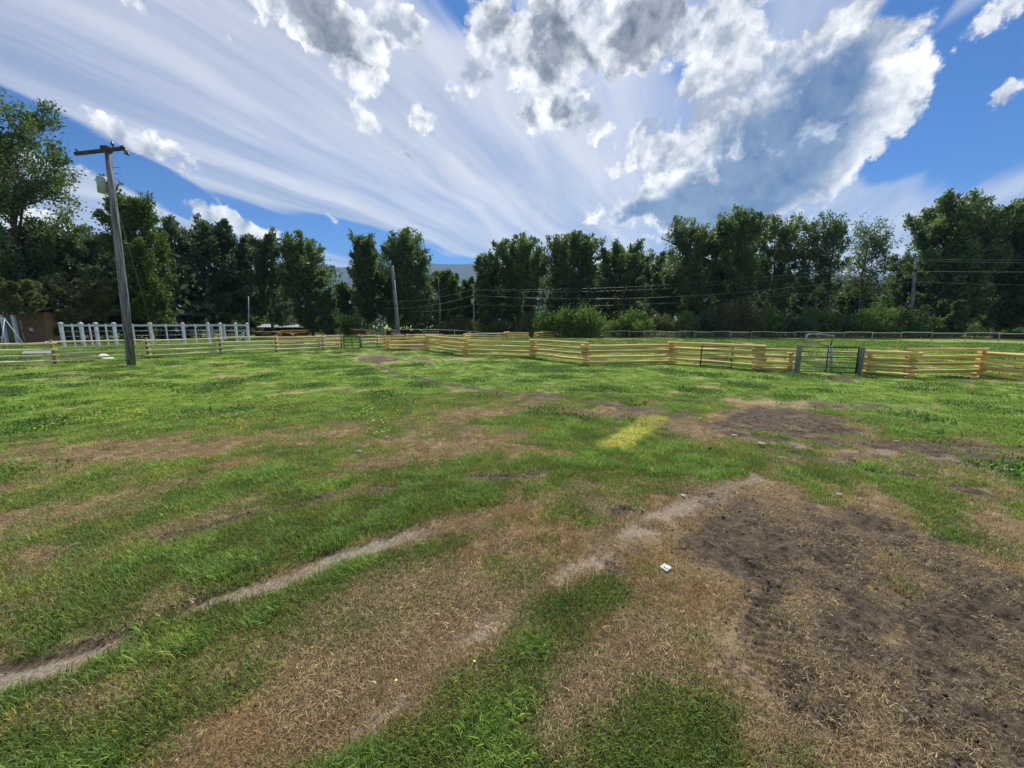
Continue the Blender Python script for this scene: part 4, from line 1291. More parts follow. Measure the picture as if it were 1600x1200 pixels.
rail_fence([(-60, 576), (-28, 573), (86, 568.5), (232, 559.5), (345, 553.5), (432, 549.5), (505, 546.5), (534, 545.2)], 'pale four-rail pole fence with brown posts from the left edge to the small dark gate', H=1.36, r=.058)
rail_fence([(565, 544.5), (590, 543), (601, 542.6)], 'short pale pole fence between the small dark gate and the first stack of yellow logs', H=1.3, r=.05)
stacked_fence([(605, 547.5), (668, 546.5), (728, 556), (832, 559.5), (916, 569.5), (1047, 567.5), (1184, 579), (1237, 581)], 'long zigzag fence of peeled yellow logs from the pasture corner to the left gate post', r=.086)
stacked_fence([(1349, 584.5), (1420, 590), (1530, 588.5), (1650, 604), (1790, 606)], 'zigzag fence of peeled yellow logs right of the wide green gate', r=.083, flip=0)
stacked_fence([(590, 538), (640, 538), (690, 537.4), (724, 537), (735, 532.5), (787, 531), (795, 529.4), (824, 528.8)], 'mid-field zigzag log fence seen above the near one, left of the dark gap', r=.070)
stacked_fence([(836, 529), (847, 528), (880, 527), (911, 526.5)], 'short far log fence right of the dark post, ending before the wire fence', r=.070)
stacked_fence([(398, 527), (441, 526.6), (482, 526), (505, 525.6), (530, 525.4)], 'far log fence behind the right end of the white corral', r=.075)
stacked_fence([(212, 529.5), (250, 529.2), (300, 528.6), (350, 528)], 'far log fence seen through the white corral rails', r=.075)
rail_fence([(566, 525), (607, 524.6), (640, 524.6), (684, 523.6)], 'far pale pole fence behind the black cattle', H=1.35, r=.07, nrail=3)
stacked_fence([(432, 541.5), (470, 541), (500, 540.6), (530, 540)], 'second log fence close behind the pale pole fence, left of the small dark gate', r=.066, ends=(True, True))


# posts flanking the wide gate, and the dark single posts
def square_post(px, base, H, wd, label, mat='grey_post', rz=0.0):
    g = ground_at(px, base)
    mb = MB(); mb.box((0, 0, H / 2 - .15), (wd, wd, H + .3)); mb.box((0, 0, H + .012), (wd * .96, wd * .96, .02), None, 0, .8)
    o = mb.build('gate_post', M[mat], None, False); o.location = g; o.rotation_euler = (0.01, 0.015, rz)
    tag(o, label, 'post')


square_post(1244, 583.5, 1.34, .15, 'weathered square wooden post left of the wide green gate', rz=.5)
square_post(1342, 587, 1.28, .15, 'weathered square wooden post right of the wide green gate', rz=.6)
square_post(830.5, 529, 1.25, .34, 'dark post in the gap of the mid-field log fence', 'dark_timber')


def tube_gate(a, b, H, nrail, name, label, mids=(.5,), r=.022, z0=.12, tilt=0.0, rounded=False, mat='gate', brace=False):
    a = ground_at(*a); b = ground_at(*b)
    L = (b - a).length; d = b - a
    root = empty(name, a, math.atan2(d.y, d.x))
    root.rotation_euler[0] = tilt
    tag(root, label, 'gate')
    for k in range(nrail):
        t = k / (nrail - 1)
        MB().tube([(r, 0, z0 + (H - z0) * t), (L - r, 0, z0 + (H - z0) * t)], r * (1.15 if k in (0, nrail - 1) else .85), 8).build('rail', M[mat], root)
    for s in (0, L):
        MB().tube([(s, 0, z0 - .03), (s, 0, H + (.0 if rounded else .03))], r * 1.5, 8).build('upright', M[mat], root)
    for m_ in mids:
        MB().tube([(L * m_, -.03, z0), (L * m_, -.03, H)], r * .9, 6).build('stay', M[mat], root)
    for s in (0.0,):
        for z in (z0 + .15, H - .2):
            MB().tube([(-.02, 0, z), (-.14, 0, z)], .014, 6).build('hinge', M[mat], root)
    MB().tube([(L + .02, 0, H * .75), (L + .12, 0, H * .72), (L + .10, 0, H * .6)], .010, 5).build('chain', M['galv'], root)
    return root


tube_gate((1247.5, 583.5), (1336.5, 587), 1.27, 6, 'field_gate', 'wide dark green tube gate with six bars closed between two square posts', (.48,), r=.024)
tube_gate((1094, 572.5), (1142, 575.5), 1.12, 6, 'field_gate', 'small dark tube gate panel leaning against the yellow log fence', (), r=.02, z0=.06, tilt=R(-4), rounded=True)
tube_gate((538, 546.2), (563, 545.6), 1.22, 5, 'field_gate', 'small black tube gate in the pale pole fence at the far corner', (.5,), r=.03)


# bent galvanised pipe frame behind the wide gate
def pipe_frame():
    g = ground_at(1299, 581)
    Y = g.y
    root = empty('head_gate', g)
    P = lambda x, y: at(x, y, Y) - g
    tag(root, 'bent grey pipe head frame on a thick pale post behind the wide green gate', 'frame')
    MB().tube([P(1299, 582), P(1298, 541)], .070, 10).build('post', M['galv'], root)
    MB().tube([P(1298, 541), P(1299, 534), P(1303, 526), P(1302, 524)], .035, 8).build('upright', M['rust'], root)
    MB().tube([P(1302, 524.5), P(1282, 522.5), P(1266, 522), P(1260, 524), P(1258.5, 530), P(1256, 534.5)], .024, 8).build('top_pipe', M['galv'], root)
    MB().tube([P(1254, 534.5), P(1262, 535), P(1278, 536), P(1287, 539.5), P(1298, 540)], .022, 8).build('lower_pipe', M['rust'], root)
    MB().tube([P(1262, 524), P(1259.5, 530), P(1259, 536)], .024, 8).build('end_pipe', M['galv'], root)


pipe_frame()


# wire fence with a thin top rail all along the far side
def wire_fence():
    P = [(912, 526.5), (927, 527), (945, 527.6), (964, 527.8), (983, 528), (1007, 528.4), (1033, 528.8), (1060, 529), (1085, 529.4), (1112, 529.8), (1141, 530), (1174, 530.3), (1208, 530.6), (1241, 531), (1277, 531.3), (1318, 531.5),
         (1362, 532), (1407, 532.3), (1455, 533), (1507, 533.5), (1560, 534.5), (1622, 535.5), (1690, 537)]
    G = [ground_at(*p) for p in P]; o0 = G[0]
    root = empty('wire_fence', o0)
    tag(root, 'long wire fence with thin pale top rails and slim posts along the far side', 'fence')
    for i, g in enumerate(G):
        q = g - o0
        MB().tube([q + Vector((0, 0, -.2)), q + Vector((0, 0, 1.16))], .045, 6).build('post', M['galv'] if i % 3 else M['rust'], root)
    for i in range(len(G) - 1):
        a, b = G[i] - o0, G[i + 1] - o0
        s = .06 if i % 2 else -.03
        put_log('top_rail', root, a + Vector((0, -.08, 1.13 + s)), b + Vector((0, -.08, 1.13 + s)), .055, 'top_rail')
    mb = MB()
    for i in range(len(G) - 1):
        a, b = G[i] - o0, G[i + 1] - o0
        for z in (.15, .35, .55, .75, .95):
            mb.tube([a + Vector((0, 0, z)), b + Vector((0, 0, z))], .010, 3, caps=False)
    tag(mb.build('wire_strands', M['fence_wire'], root), kind='stuff')


wire_fence()


def pipe_rail():
    P = [(640, 524), (685, 524), (710, 525), (735, 525.8), (760, 526.5), (800, 527)]
    Z = [1.1, 1.15, 1.1, .95, .75, .7]
    G = [ground_at(*p) for p in P]; o0 = G[0]
    root = empty('pipe_rail_fence', o0); tag(root, 'low white pipe rail fence sloping down left of the mid-field log corner', 'fence')
    for g, z in zip(G, Z):
        MB().tube([g - o0 + Vector((0, 0, -.2)), g - o0 + Vector((0, 0, z))], .05, 6).build('post', M['white_paint'], root)
    for i in range(len(G) - 1):
        MB().tube([G[i] - o0 + Vector((0, 0, Z[i] + .05)), G[i + 1] - o0 + Vector((0, 0, Z[i + 1] + .05))], .05, 6).build('rail', M['white_paint'], root)


pipe_rail()


# ------------------------------------------------------------------ white corral
def corral():
    base = lambda px: 543 - (px - 101) * (8.0 / 288)
    posts = [(101, 1), (118, 0), (132, 1), (145, 0), (155, 1), (170, 0), (183, 1), (197, 0), (212, 0), (239, 1), (263, 0), (289, 1), (308, 0), (328, 1), (347, 1), (371, 1), (389, 1)]
    g0 = ground_at(101, base(101)); root = empty('corral', g0)
    tag(root, 'tall white painted corral of capped posts and top rails behind the pole fence', 'corral')
    H = 2.36
    pts = []
    for px, thick in posts:
        g = ground_at(px, base(px)) - g0
        wd = .22 if thick else .10
        mb = MB(); mb.box(g + Vector((0, 0, H / 2 - .1)), (wd, wd, H + .2))
        o = mb.build('post', M['white_paint'], root, False)
        if thick:
            mb = MB(); mb.box(g + Vector((0, 0, H + .05)), (wd * 1.35, wd * 1.35, .10)); mb.box(g + Vector((0, 0, H + .13)), (wd * 1.1, wd * 1.1, .07), None, 0, .4)
            mb.build('post_cap', M['white_paint'], root, False)
        pts.append((g, thick))
    main = [g for g, t in pts if t]
    for a, b in zip(main[:-1], main[1:]):
        MB().beam(a + Vector((0, -.17, H - .16)), b + Vector((0, -.17, H - .16)), .05, .20).build('top_rail', M['white_paint'], root, False)
        for z in (.6, 1.1, 1.6):
            MB().tube([a + Vector((0, 0, z)), b + Vector((0, 0, z))], .018, 5).build('cable', M['galv'], root)
    # back run of the same corral
    bp = [(101, 534), (140, 532), (183, 531), (246, 530), (290, 530), (333, 530), (352, 531), (389, 534.5)]
    prev = None
    for px, by in bp:
        g = ground_at(px, by) - g0
        MB().box(g + Vector((0, 0, H / 2 - .1)), (.22, .22, H + .2)).build('post', M['white_paint'], root, False)
        if prev is not None:
            for z in (H - .16, 1.4):
                MB().beam(prev + Vector((0, 0, z)), g + Vector((0, 0, z)), .05, .14).build('back_rail', M['white_paint'], root, False)
        prev = g
    # leaning boards at the right end
    for (x0, y0, x1, y1) in ((378, 520, 386, 533), (374, 533, 381, 520)):
        Yq = ground_at(385, 535).y - .3
        MB().beam(at(x0, y0, Yq) - g0, at(x1, y1, Yq) - g0, .05, .16).build('brace', M['white_paint'], root, False)


corral()


# thin mast behind the corral
def mast():
    g = ground_at(389, 529); top = at(388, 463, g.y)
    o = MB().tube([(0, 0, -.2), (top.x - g.x, 0, top.z)], [.10, .06], 8).build('metal_mast', M['galv'])
    o.location = g
    tag(o, 'thin grey metal mast rising above the right end of the white corral', 'mast')


mast()


# ------------------------------------------------------------------ power poles and lines
def pole_shape(root, base, top, r0, r1):
    b = Vector((0, 0, -.4)); t = top - base
    return MB().tube([b, t * .33 + Vector((.02, 0, 0)), t * .66, t], [r0, r0 * .9 + r1 * .1, (r0 + r1) / 2, r1], 12).build('pole', M['pole'], root)


def left_pole():
    g = ground_at(205, 571); Y = g.y
    T = at(168.5, 236, Y); T.y = Y
    root = empty('power_pole', g)
    tag(root, 'leaning weathered power pole with a wooden crossarm and a grey can, before the left trees', 'power pole')
    pole_shape(root, g, T, .20, .135)
    ax = (T - g)
    A = at(124, 243, Y) - g; B = at(214, 243, Y) - g
    fr = Vector((0, -.20, 0))
    B = B + Vector((0, -.6, 0))
    MB().beam(A + fr, B + fr, .11, .15).build('crossarm', M['crossarm'], root, False)
    MB().box(ax + Vector((0, -.06, .06)), (.36, .3, .26)).build('pole_cap', M['crossarm'], root, False)
    for px in (128, 189, 205):
        p = at(px, 240, Y) - g + fr + Vector((0, -.15 if px > 180 else 0, .02))
        hh = .45 if px == 189 else .12
        mb = MB(); mb.tube([p, p + Vector((-.04, 0, hh * .5)), p + Vector((-.06, 0, hh))], [.03, .045, .03], 8)
        mb.tube([p + Vector((-.05, 0, hh * .55)), p + Vector((-.05, 0, hh * .75))], .07, 8)
        mb.build('insulator', M['insulator'], root)
    # dead-end insulators at the right tip
    p = B + fr
    for k, (dx, dz) in enumerate(((.06, .10), (.12, -.05), (.22, -.22))):
        MB().tube([p + Vector((dx - .1, 0, dz)), p + Vector((dx + .05, 0, dz - .02)), p + Vector((dx + .10, 0, dz - .10))], [.05, .075, .03], 8).build('insulator', M['insulator'], root)
    # grey can on the left of the pole
    c = at(161, 289, Y) - g
    mb = MB(); mb.tube([c + Vector((0, 0, -.40)), c + Vector((0, 0, .36)), c + Vector((0, 0, .42))], [.255, .23, .16], 16)
    can = mb.build('transformer_can', M['can'], root)
    MB().tube([c + Vector((-.05, 0, .42)), c + Vector((-.05, 0, .6))], [.05, .03], 8).build('bushing', M['insulator'], can)
    MB().tube([c + Vector((.1, 0, .42)), c + Vector((.12, 0, .56))], [.045, .03], 8).build('bushing', M['insulator'], can)
    MB().beam(c + Vector((.2, 0, .1)), c + Vector((.42, 0, .1)), .08, .1).build('bracket', M['crossarm'], root, False)
    # climbing stubs
    rs = random.Random(2)
    for k in range(7):
        py = 262 + k * 9; px = 168.5 + (py - 236) * (36.5 / 335)
        q = at(px + 5, py, Y) - g
        MB().tube([q, q + Vector((.2 + .2 * rs.random(), 0, .02))], .012, 4).build('step_bolt', M['crossarm'], root)
    # guy line with a yellow guard
    w_ = empty('guy_line', (0, 0, 0)); tag(w_, 'thin guy wire with a yellow guard running from the leaning pole to the ground', 'guy wire')
    a = at(176, 300, Y); e = ground_at(250, 558)
    f1 = a.lerp(e, .74)
    MB().tube([a, f1], .010, 5).build('wire', M['wire'], w_)
    MB().tube([f1, e], .028, 6).build('guard', M['yellow'], w_)


left_pole()


def mid_pole():
    g = ground_at(623, 527.5); Y = g.y
    T = at(612.5, 415, Y)
    root = empty('power_pole', g)
    tag(root, 'bare weathered pole with a conduit, standing before the black cattle', 'power pole')
    pole_shape(root, g, T, .34, .26)
    ax = T - g
    MB().tube([Vector((.34, -.28, -.2)), ax * .8 + Vector((.25, -.22, 0))], .09, 6).build('conduit', M['galv'], root)
    MB().box((.05, -.45, .35), (.8, .5, .8)).build('meter_box', M['can'], root, False)


mid_pole()


def far_poles():
    P = {}
    g = at(1423, HZ, 68); g.z = 0
    T = at(1432, 402, 68)
    root = empty('power_pole', g); tag(root, 'slightly leaning power pole carrying the lines before the huge dark tree', 'power pole')
    pole_shape(root, g, T, .26, .17)
    t = T - g
    MB().tube([t + Vector((0, -.2, -.9)), t + Vector((0, -.3, -.3))], .12, 8).build('insulator', M['can'], root)
    MB().box(t + Vector((-.1, -.28, -2.2)), (.35, .25, .5)).build('bracket', M['crossarm'], root, False)
    P['r'] = T
    g2 = at(741, HZ, 76); g2.z = 0; T2 = at(739.5, 449, 76)
    root = empty('power_pole', g2); tag(root, 'small distant power pole with a pale transformer', 'power pole')
    pole_shape(root, g2, T2, .15, .11)
    MB().beam(T2 - g2 + Vector((-1.1, 0, -.3)), T2 - g2 + Vector((1.1, 0, -.3)), .12, .16).build('crossarm', M['crossarm'], root, False)
    c = at(738.5, 471, 76) - g2
    MB().tube([c + Vector((0, -.3, -.45)), c + Vector((0, -.3, .42))], .27, 12).build('transformer_can', M['can'], root)
    # stub pole behind the airy trees
    g3 = at(1275, HZ, 82); g3.z = 0; T3 = at(1275, 441, 82)
    root = empty('power_pole', g3); tag(root, 'dark stub of a pole half hidden beside the airy trees', 'power pole')
    pole_shape(root, g3, T3, .3, .28)

    def line(a, b, sag, label, r=.03, name='power_line', cont=True):
        pts = []
        for i in range(25):
            t = i / 24
            p = a.lerp(b, t); p.z -= sag * 4 * t * (1 - t); pts.append(p)
        o = MB().tube(pts, r, 5).build(name, M['wire'])
        tag(o, label, 'power line', 'power lines across the far trees')
    line(at(739, 452, 76), at(1431, 404, 68), 1.6, 'upper of the twin thin lines between the small distant pole and the right pole', .016)
    line(at(741, 453.5, 76.3), at(1432, 407, 68), 2.0, 'lower of the twin thin lines between the small distant pole and the right pole', .014)
    line(at(739, 461.5, 76), at(1428, 424, 68), 2.2, 'thickest pale line between the small distant pole and the right pole', .030)
    line(at(741, 476, 76), at(1427, 440, 68), 1.6, 'lowest thin line between the small distant pole and the right pole', .016)
    line(at(1431, 404, 68), at(1900, 396, 52), .5, 'upper line running from the right pole out of the right edge', .026)
    line(at(1431, 407, 68), at(1900, 402, 52), .5, 'second line running from the right pole out of the right edge', .024)
    line(at(1428, 424, 68), at(1900, 421, 52), .2, 'thickest pale line running from the right pole out of the right edge', .045)
    line(at(1427, 440, 68), at(1900, 447, 52), .3, 'lowest line running from the right pole out of the right edge', .02)
    line(at(739, 452, 76), at(600, 470, 84), .8, 'upper thin line running left from the small distant pole behind the trees', .034)
    line(at(739, 461.5, 76), at(600, 482, 84), .8, 'thick line running left from the small distant pole behind the trees', .045)
    line(at(741, 476, 76), at(640, 486, 82), .5, 'lowest thin line running left from the small distant pole', .03)


far_poles()


# ------------------------------------------------------------------ buildings on the left
def house():
    Y = 44.0
    a = at(75, 530, Y); x1 = a.x; x0 = x1 - 18
    root = empty('brick_house', (x0, Y, 0))
    tag(root, 'low brown brick house with white porch posts, mostly hidden by trees at the left edge', 'house')
    Lh = x1 - x0
    zt = at(75, 488, Y).z - .0
    # openings cut by building the wall in pieces: a dark doorway behind the porch
    d0 = at(-6, 500, Y).x - x0; d1 = at(17, 500, Y).x - x0
    w0 = at(41.5, 500, Y).x - x0; w1 = at(46.5, 500, Y).x - x0
    zl, zh = at(42, 521, Y).z, at(42, 513, Y).z
    mb = MB()
    mb.box((d0 / 2, .15, zt / 2), (d0, .3, zt))
    mb.box(((d1 + w0) / 2, .15, zt / 2), (w0 - d1, .3, zt))
    mb.box(((w1 + Lh) / 2, .15, zt / 2), (Lh - w1, .3, zt))
    mb.box(((w1 + w0) / 2, .15, zl / 2), (w1 - w0, .3, zl))
    mb.box(((w1 + w0) / 2, .15, (zh + zt) / 2), (w1 - w0, .3, zt - zh))
    mb.box(((d1 + d0) / 2, .15, zt - .2), (d1 - d0, .3, .4))
    mb.box((Lh - .15, 1.8, zt / 2), (.3, 3.0, zt))
    mb.build('wall', M['brick'], root, False)
    dr = MB().box(((d0 + d1) / 2, .45, zt / 2 - .2), (d1 - d0, .08, zt - .4)).build('door', M['glass'], root, False)
    wd = MB().box(((w0 + w1) / 2, .2, (zl + zh) / 2), (w1 - w0, .06, zh - zl)).build('window', M['glass'], root, False)
    p = at(49.5, 515, Y) - Vector((x0, Y, 0))
    MB().box((p.x, -.04, p.z), (.42, .06, .42)).build('meter_plate', M['white_paint'], root, False)
    # roof: two pitched slabs with overhang
    mb = MB()
    V = [(-1, -1.6, zt - .15), (Lh + .4, -1.6, zt - .15), (Lh + .4, 1.7, zt + .8), (-1, 1.7, zt + .8), (-1, 4.6, zt - .15), (Lh + .4, 4.6, zt - .15)]
    up = [(x, y, z + .15) for x, y, z in V]
    mb.add(V + up, [(0, 3, 2, 1), (3, 4, 5, 2), (6, 7, 8, 9), (9, 8, 11, 10), (0, 1, 7, 6), (4, 10, 11, 5), (1, 2, 8, 7), (2, 5, 11, 8), (0, 6, 9, 3), (3, 9, 10, 4)])
    mb.build('roof', M['roofing'], root, False)
    MB().box((Lh / 2 - .1, -1.64, zt - .04), (Lh + 1.8, .05, .2)).build('fascia', M['white_paint'], root, False)
    for px in (8, 25.5):
        q = at(px, 520, Y - 1.4) - Vector((x0, Y, 0))
        MB().box((q.x, -1.4, (zt - .3) / 2), (.30, .2, zt - .3)).build('porch_post', M['white_paint'], root, False)


house()


def swing():
    Y = 38.0
    o0 = Vector((at(5, HZ, Y).x, Y, 0))
    root = empty('swing_frame', o0); tag(root, 'white pipe swing frame standing before the brick house', 'swing')
    P = lambda x, y, dy=0: at(x, y, Y) - o0 + Vector((0, dy, 0))
    MB().tube([P(-22, 498), P(8, 498)], .045, 8).build('top_bar', M['white_paint'], root)
    z0 = 0
    for px in (-22, 7):
        t = P(px, 498)
        for dy, dx in ((-.9, .25), (.9, .45)):
            MB().tube([t, Vector((t.x + dx, dy, z0))], .032, 8).build('leg', M['white_paint'], root)


swing()


def shed():
    Y = 62.0
    o0 = Vector((at(213, HZ, Y).x, Y, 0))
    root = empty('timber_shed', o0); tag(root, 'dark timber shed with a sloping roof under the trees right of the leaning pole', 'shed')
    A = at(205, 474, Y) - o0; B = at(284, 492, Y) - o0
    mb = MB()
    q = (B - A)
    for yy in (0,):
        V = [(A.x, -1, A.z), (B.x, -1, B.z), (B.x, 6, B.z), (A.x, 6, A.z)]
        V2 = [(x, y, z + .16) for x, y, z in V]
        mb.add(V + V2, [(0, 3, 2, 1), (4, 5, 6, 7), (0, 1, 5, 4), (1, 2, 6, 5), (2, 3, 7, 6), (3, 0, 4, 7)])
    mb.build('roof', M['roofing'], root, False)
    MB().beam(A + Vector((0, -1.03, .1)), B + Vector((0, -1.03, .1)), .04, .2).build('fascia', M['galv'], root, False)
    for k in range(16):
        x0 = A.x + k * (B.x - .8 - A.x) / 16; x1 = A.x + (k + 1) * (B.x - .8 - A.x) / 16
        zt = A.z + (B.z - A.z) * (x0 - A.x) / (B.x - A.x) - .1
        MB().box(((x0 + x1) / 2, 2.0 + .02 * (k % 2), zt / 2), (x1 - x0 - .03, .05, zt)).build('wall_board', M['dark_timber'], root, False)
    for px in (271, 277.5):
        x = at(px, 500, Y).x - o0.x
        zt = A.z + (B.z - A.z) * (x - A.x) / (B.x - A.x) - .05
        MB().box((x, -.8, zt / 2), (.16, .16, zt)).build('post', M['post_wood'], root, False)


shed()

# long low metal roof / culvert glimpsed behind the far-left fence
def long_shelter():
    Y = 80.0
    a = at(398, 509, Y); b = at(476, 511, Y)
    o0 = Vector((a.x, Y, 0)); root = empty('low_shelter', o0); tag(root, 'long low shelter with a pale metal roof behind the far-left log fence', 'shelter')
    L = b.x - a.x; h = a.z
    mb = MB()
    V = [(0, -.5, h - .35), (L, -.5, h - .35), (L, 3, h + .25), (0, 3, h + .25)]
    mb.add(V + [(x, y, z + .08) for x, y, z in V], [(0, 3, 2, 1), (4, 5, 6, 7), (0, 1, 5, 4), (1, 2, 6, 5), (2, 3, 7, 6), (3, 0, 4, 7)])
    mb.build('roof', M['galv'], root, False)
    for k in range(5):
        MB().box((.2 + k * (L - .4) / 4, 0, (h - .3) / 2), (.16, .16, h - .3)).build('post', M['dark_timber'], root, False)
    MB().box((L / 2, 2.8, (h) / 2), (L, .08, h)).build('back_wall', M['dark_timber'], root, False)


long_shelter()


# ------------------------------------------------------------------ cattle
def skin_mesh(name, pts, edges, radii, mat, sub=1):
    me = bpy.data.meshes.new(name)
    me.from_pydata([tuple(p) for p in pts], edges, [])
    o = bpy.data.objects.new(name, me); COL.objects.link(o)
    md = o.modifiers.new('skin', 'SKIN'); md.use_smooth_shade = True
    for i, r in enumerate(radii):
        v = me.skin_vertices[0].data[i]
        v.radius = r if isinstance(r, tuple) else (r, r); v.use_root = (i == 0)
    sb = o.modifiers.new('sub', 'SUBSURF'); sb.levels = sub; sb.render_levels = sub
    dg = bpy.context.evaluated_depsgraph_get()
    ev = bpy.data.meshes.new_from_object(o.evaluated_get(dg))
    bpy.data.objects.remove(o); bpy.data.meshes.remove(me)
    ev.name = name; ev.materials.clear(); ev.materials.append(mat)
    ev.polygons.foreach_set('use_smooth', [True] * len(ev.polygons))
    return ev


def cow_points(head_down=False):
    P = [(0, 0, .98), (.45, 0, 1.02), (.80, 0, 1.05), (-.45, 0, .98), (-.80, 0, 1.06)]
    Rd = [(.37, .40), (.36, .40), (.25, .32), (.38, .40), (.24, .28)]
    E = [(0, 1), (1, 2), (0, 3), (3, 4)]

    def add(p, r, par):
        P.append(p); Rd.append((r, r)); E.append((par, len(P) - 1)); return len(P) - 1
    if head_down:
        n = add((1.10, 0, .82), .17, 2); h = add((1.32, 0, .48), .13, n); m_ = add((1.42, 0, .20), .085, h)
    else:
        n = add((1.12, 0, 1.22), .18, 2); h = add((1.36, 0, 1.34), .14, n); m_ = add((1.66, 0, 1.18), .085, h)
    for s in (-1, 1):
        add((P[h][0] - .08, s * .24, P[h][2] + .08), .03, h)                    # ears
        a = add((.62, s * .20, .62), .13, 2); b = add((.60, s * .20, .34), .065, a); add((.62, s * .20, .0), .055, b)          # fore legs
        a = add((-.62, s * .21, .66), .17, 4); b = add((-.76, s * .21, .40), .07, a); c = add((-.72, s * .21, .0), .055, b)      # hind legs with hock
    t = add((-1.02, 0, .98), .04, 4); add((-1.08, 0, .50), .035, t)
    return P, E, Rd


def lying_points():
    P = [(0, 0, .40), (.45, 0, .44), (.80, 0, .48), (-.45, 0, .40), (-.80, 0, .38)]
    Rd = [(.40, .38), (.38, .38), (.26, .30), (.40, .38), (.28, .32)]
    E = [(0, 1), (1, 2), (0, 3), (3, 4)]

    def add(p, r, par):
        P.append(p); Rd.append((r, r)); E.append((par, len(P) - 1)); return len(P) - 1
    n = add((1.08, 0, .72), .17, 2); h = add((1.30, 0, .86), .14, n); add((1.58, 0, .72), .085, h)
    for s in (-1, 1):
        add((1.22, s * .24, .94), .03, h)
        a = add((.75, s * .36, .18), .10, 2); add((1.10, s * .34, .07), .05, a)
        a = add((-.50, s * .44, .20), .14, 4); add((-.10, s * .50, .08), .06, a)
    add((-1.06, 0, .20), .035, 4)
    return P, E, Rd


COW = {('up', c): skin_mesh('cow', *cow_points(), M[c]) for c in ('black_hide', 'brown_hide')}
COW[('graze', 'black_hide')] = skin_mesh('cow', *cow_points(True), M['black_hide'])
COW[('lie', 'black_hide')] = skin_mesh('cow', *lying_points(), M['black_hide'])
COW[('lie', 'brown_hide')] = skin_mesh('cow', *lying_points(), M['brown_hide'])
HERD = 'cattle resting in the far paddocks'
for px, by, pose, col, rz, label in [
    (609, 526.6, 'up', 'black_hide', 95, 'black cow left of the bare pole, seen from behind'),
    (629, 526.4, 'up', 'black_hide', 20, 'black cow standing side-on just right of the bare pole'),
    (638, 526.8, 'graze', 'black_hide', 160, 'black cow grazing in the middle of the black group'),
    (645, 526.2, 'up', 'black_hide', 250, 'black cow facing the camera near the right of the black group'),
    (651, 526.8, 'graze', 'black_hide', 5, 'rightmost black cow with its head lowered'),
    (563, 527.5, 'up', 'brown_hide', 200, 'red-brown cow standing alone left of the twin tree trunks'),
    (411, 527.5, 'lie', 'black_hide', 190, 'black cow lying down left of the brown one beyond the pole fence'),
    (417, 528.2, 'lie', 'black_hide', 15, 'black cow lying down with its head turned right, close behind another'),
    (451, 526.6, 'lie', 'brown_hide', 170, 'dark brown cow lying beyond the rails between black and reddish cattle'),
    (469, 527.6, 'lie', 'brown_hide', 10, 'reddish cow lying at the right of the resting cattle'),
    (626, 531.5, 'lie', 'brown_hide', 185, 'brown cow lying behind the first stacked log section'),
    (366, 527.5, 'up', 'brown_hide', 30, 'brown calf behind the white corral rails')]:
    g = ground_at(px, by)
    o = link('cow', COW[(pose, col)]); o.location = g; o.rotation_euler = (0, 0, R(rz)); o.scale = (1.08,) * 3 if px != 366 else (.8,) * 3
    tag(o, label, 'cow', HERD)


# ------------------------------------------------------------------ yard things and litter
def blob_mesh(name, rx, ry, rz, mat, seed, rough=.18, sub=2):
    import bmesh
    bm = bmesh.new(); bmesh.ops.create_icosphere(bm, subdivisions=sub, radius=1)
    rs = random.Random(seed); ph = [rs.random() * 6 for _ in range(6)]
    for v in bm.verts:
        c = v.co
        k = 1 + rough * (math.sin(c.x * 3.1 + ph[0]) + math.sin(c.y * 3.7 + ph[1]) * .8 + math.sin(c.z * 4.3 + ph[2]) * .6) * .6 + rs.uniform(-rough, rough) * .35
        v.co = Vector((c.x * rx, c.y * ry, c.z * rz)) * k
    me = bpy.data.meshes.new(name); bm.to_mesh(me); bm.free(); me.materials.append(mat)
    return me


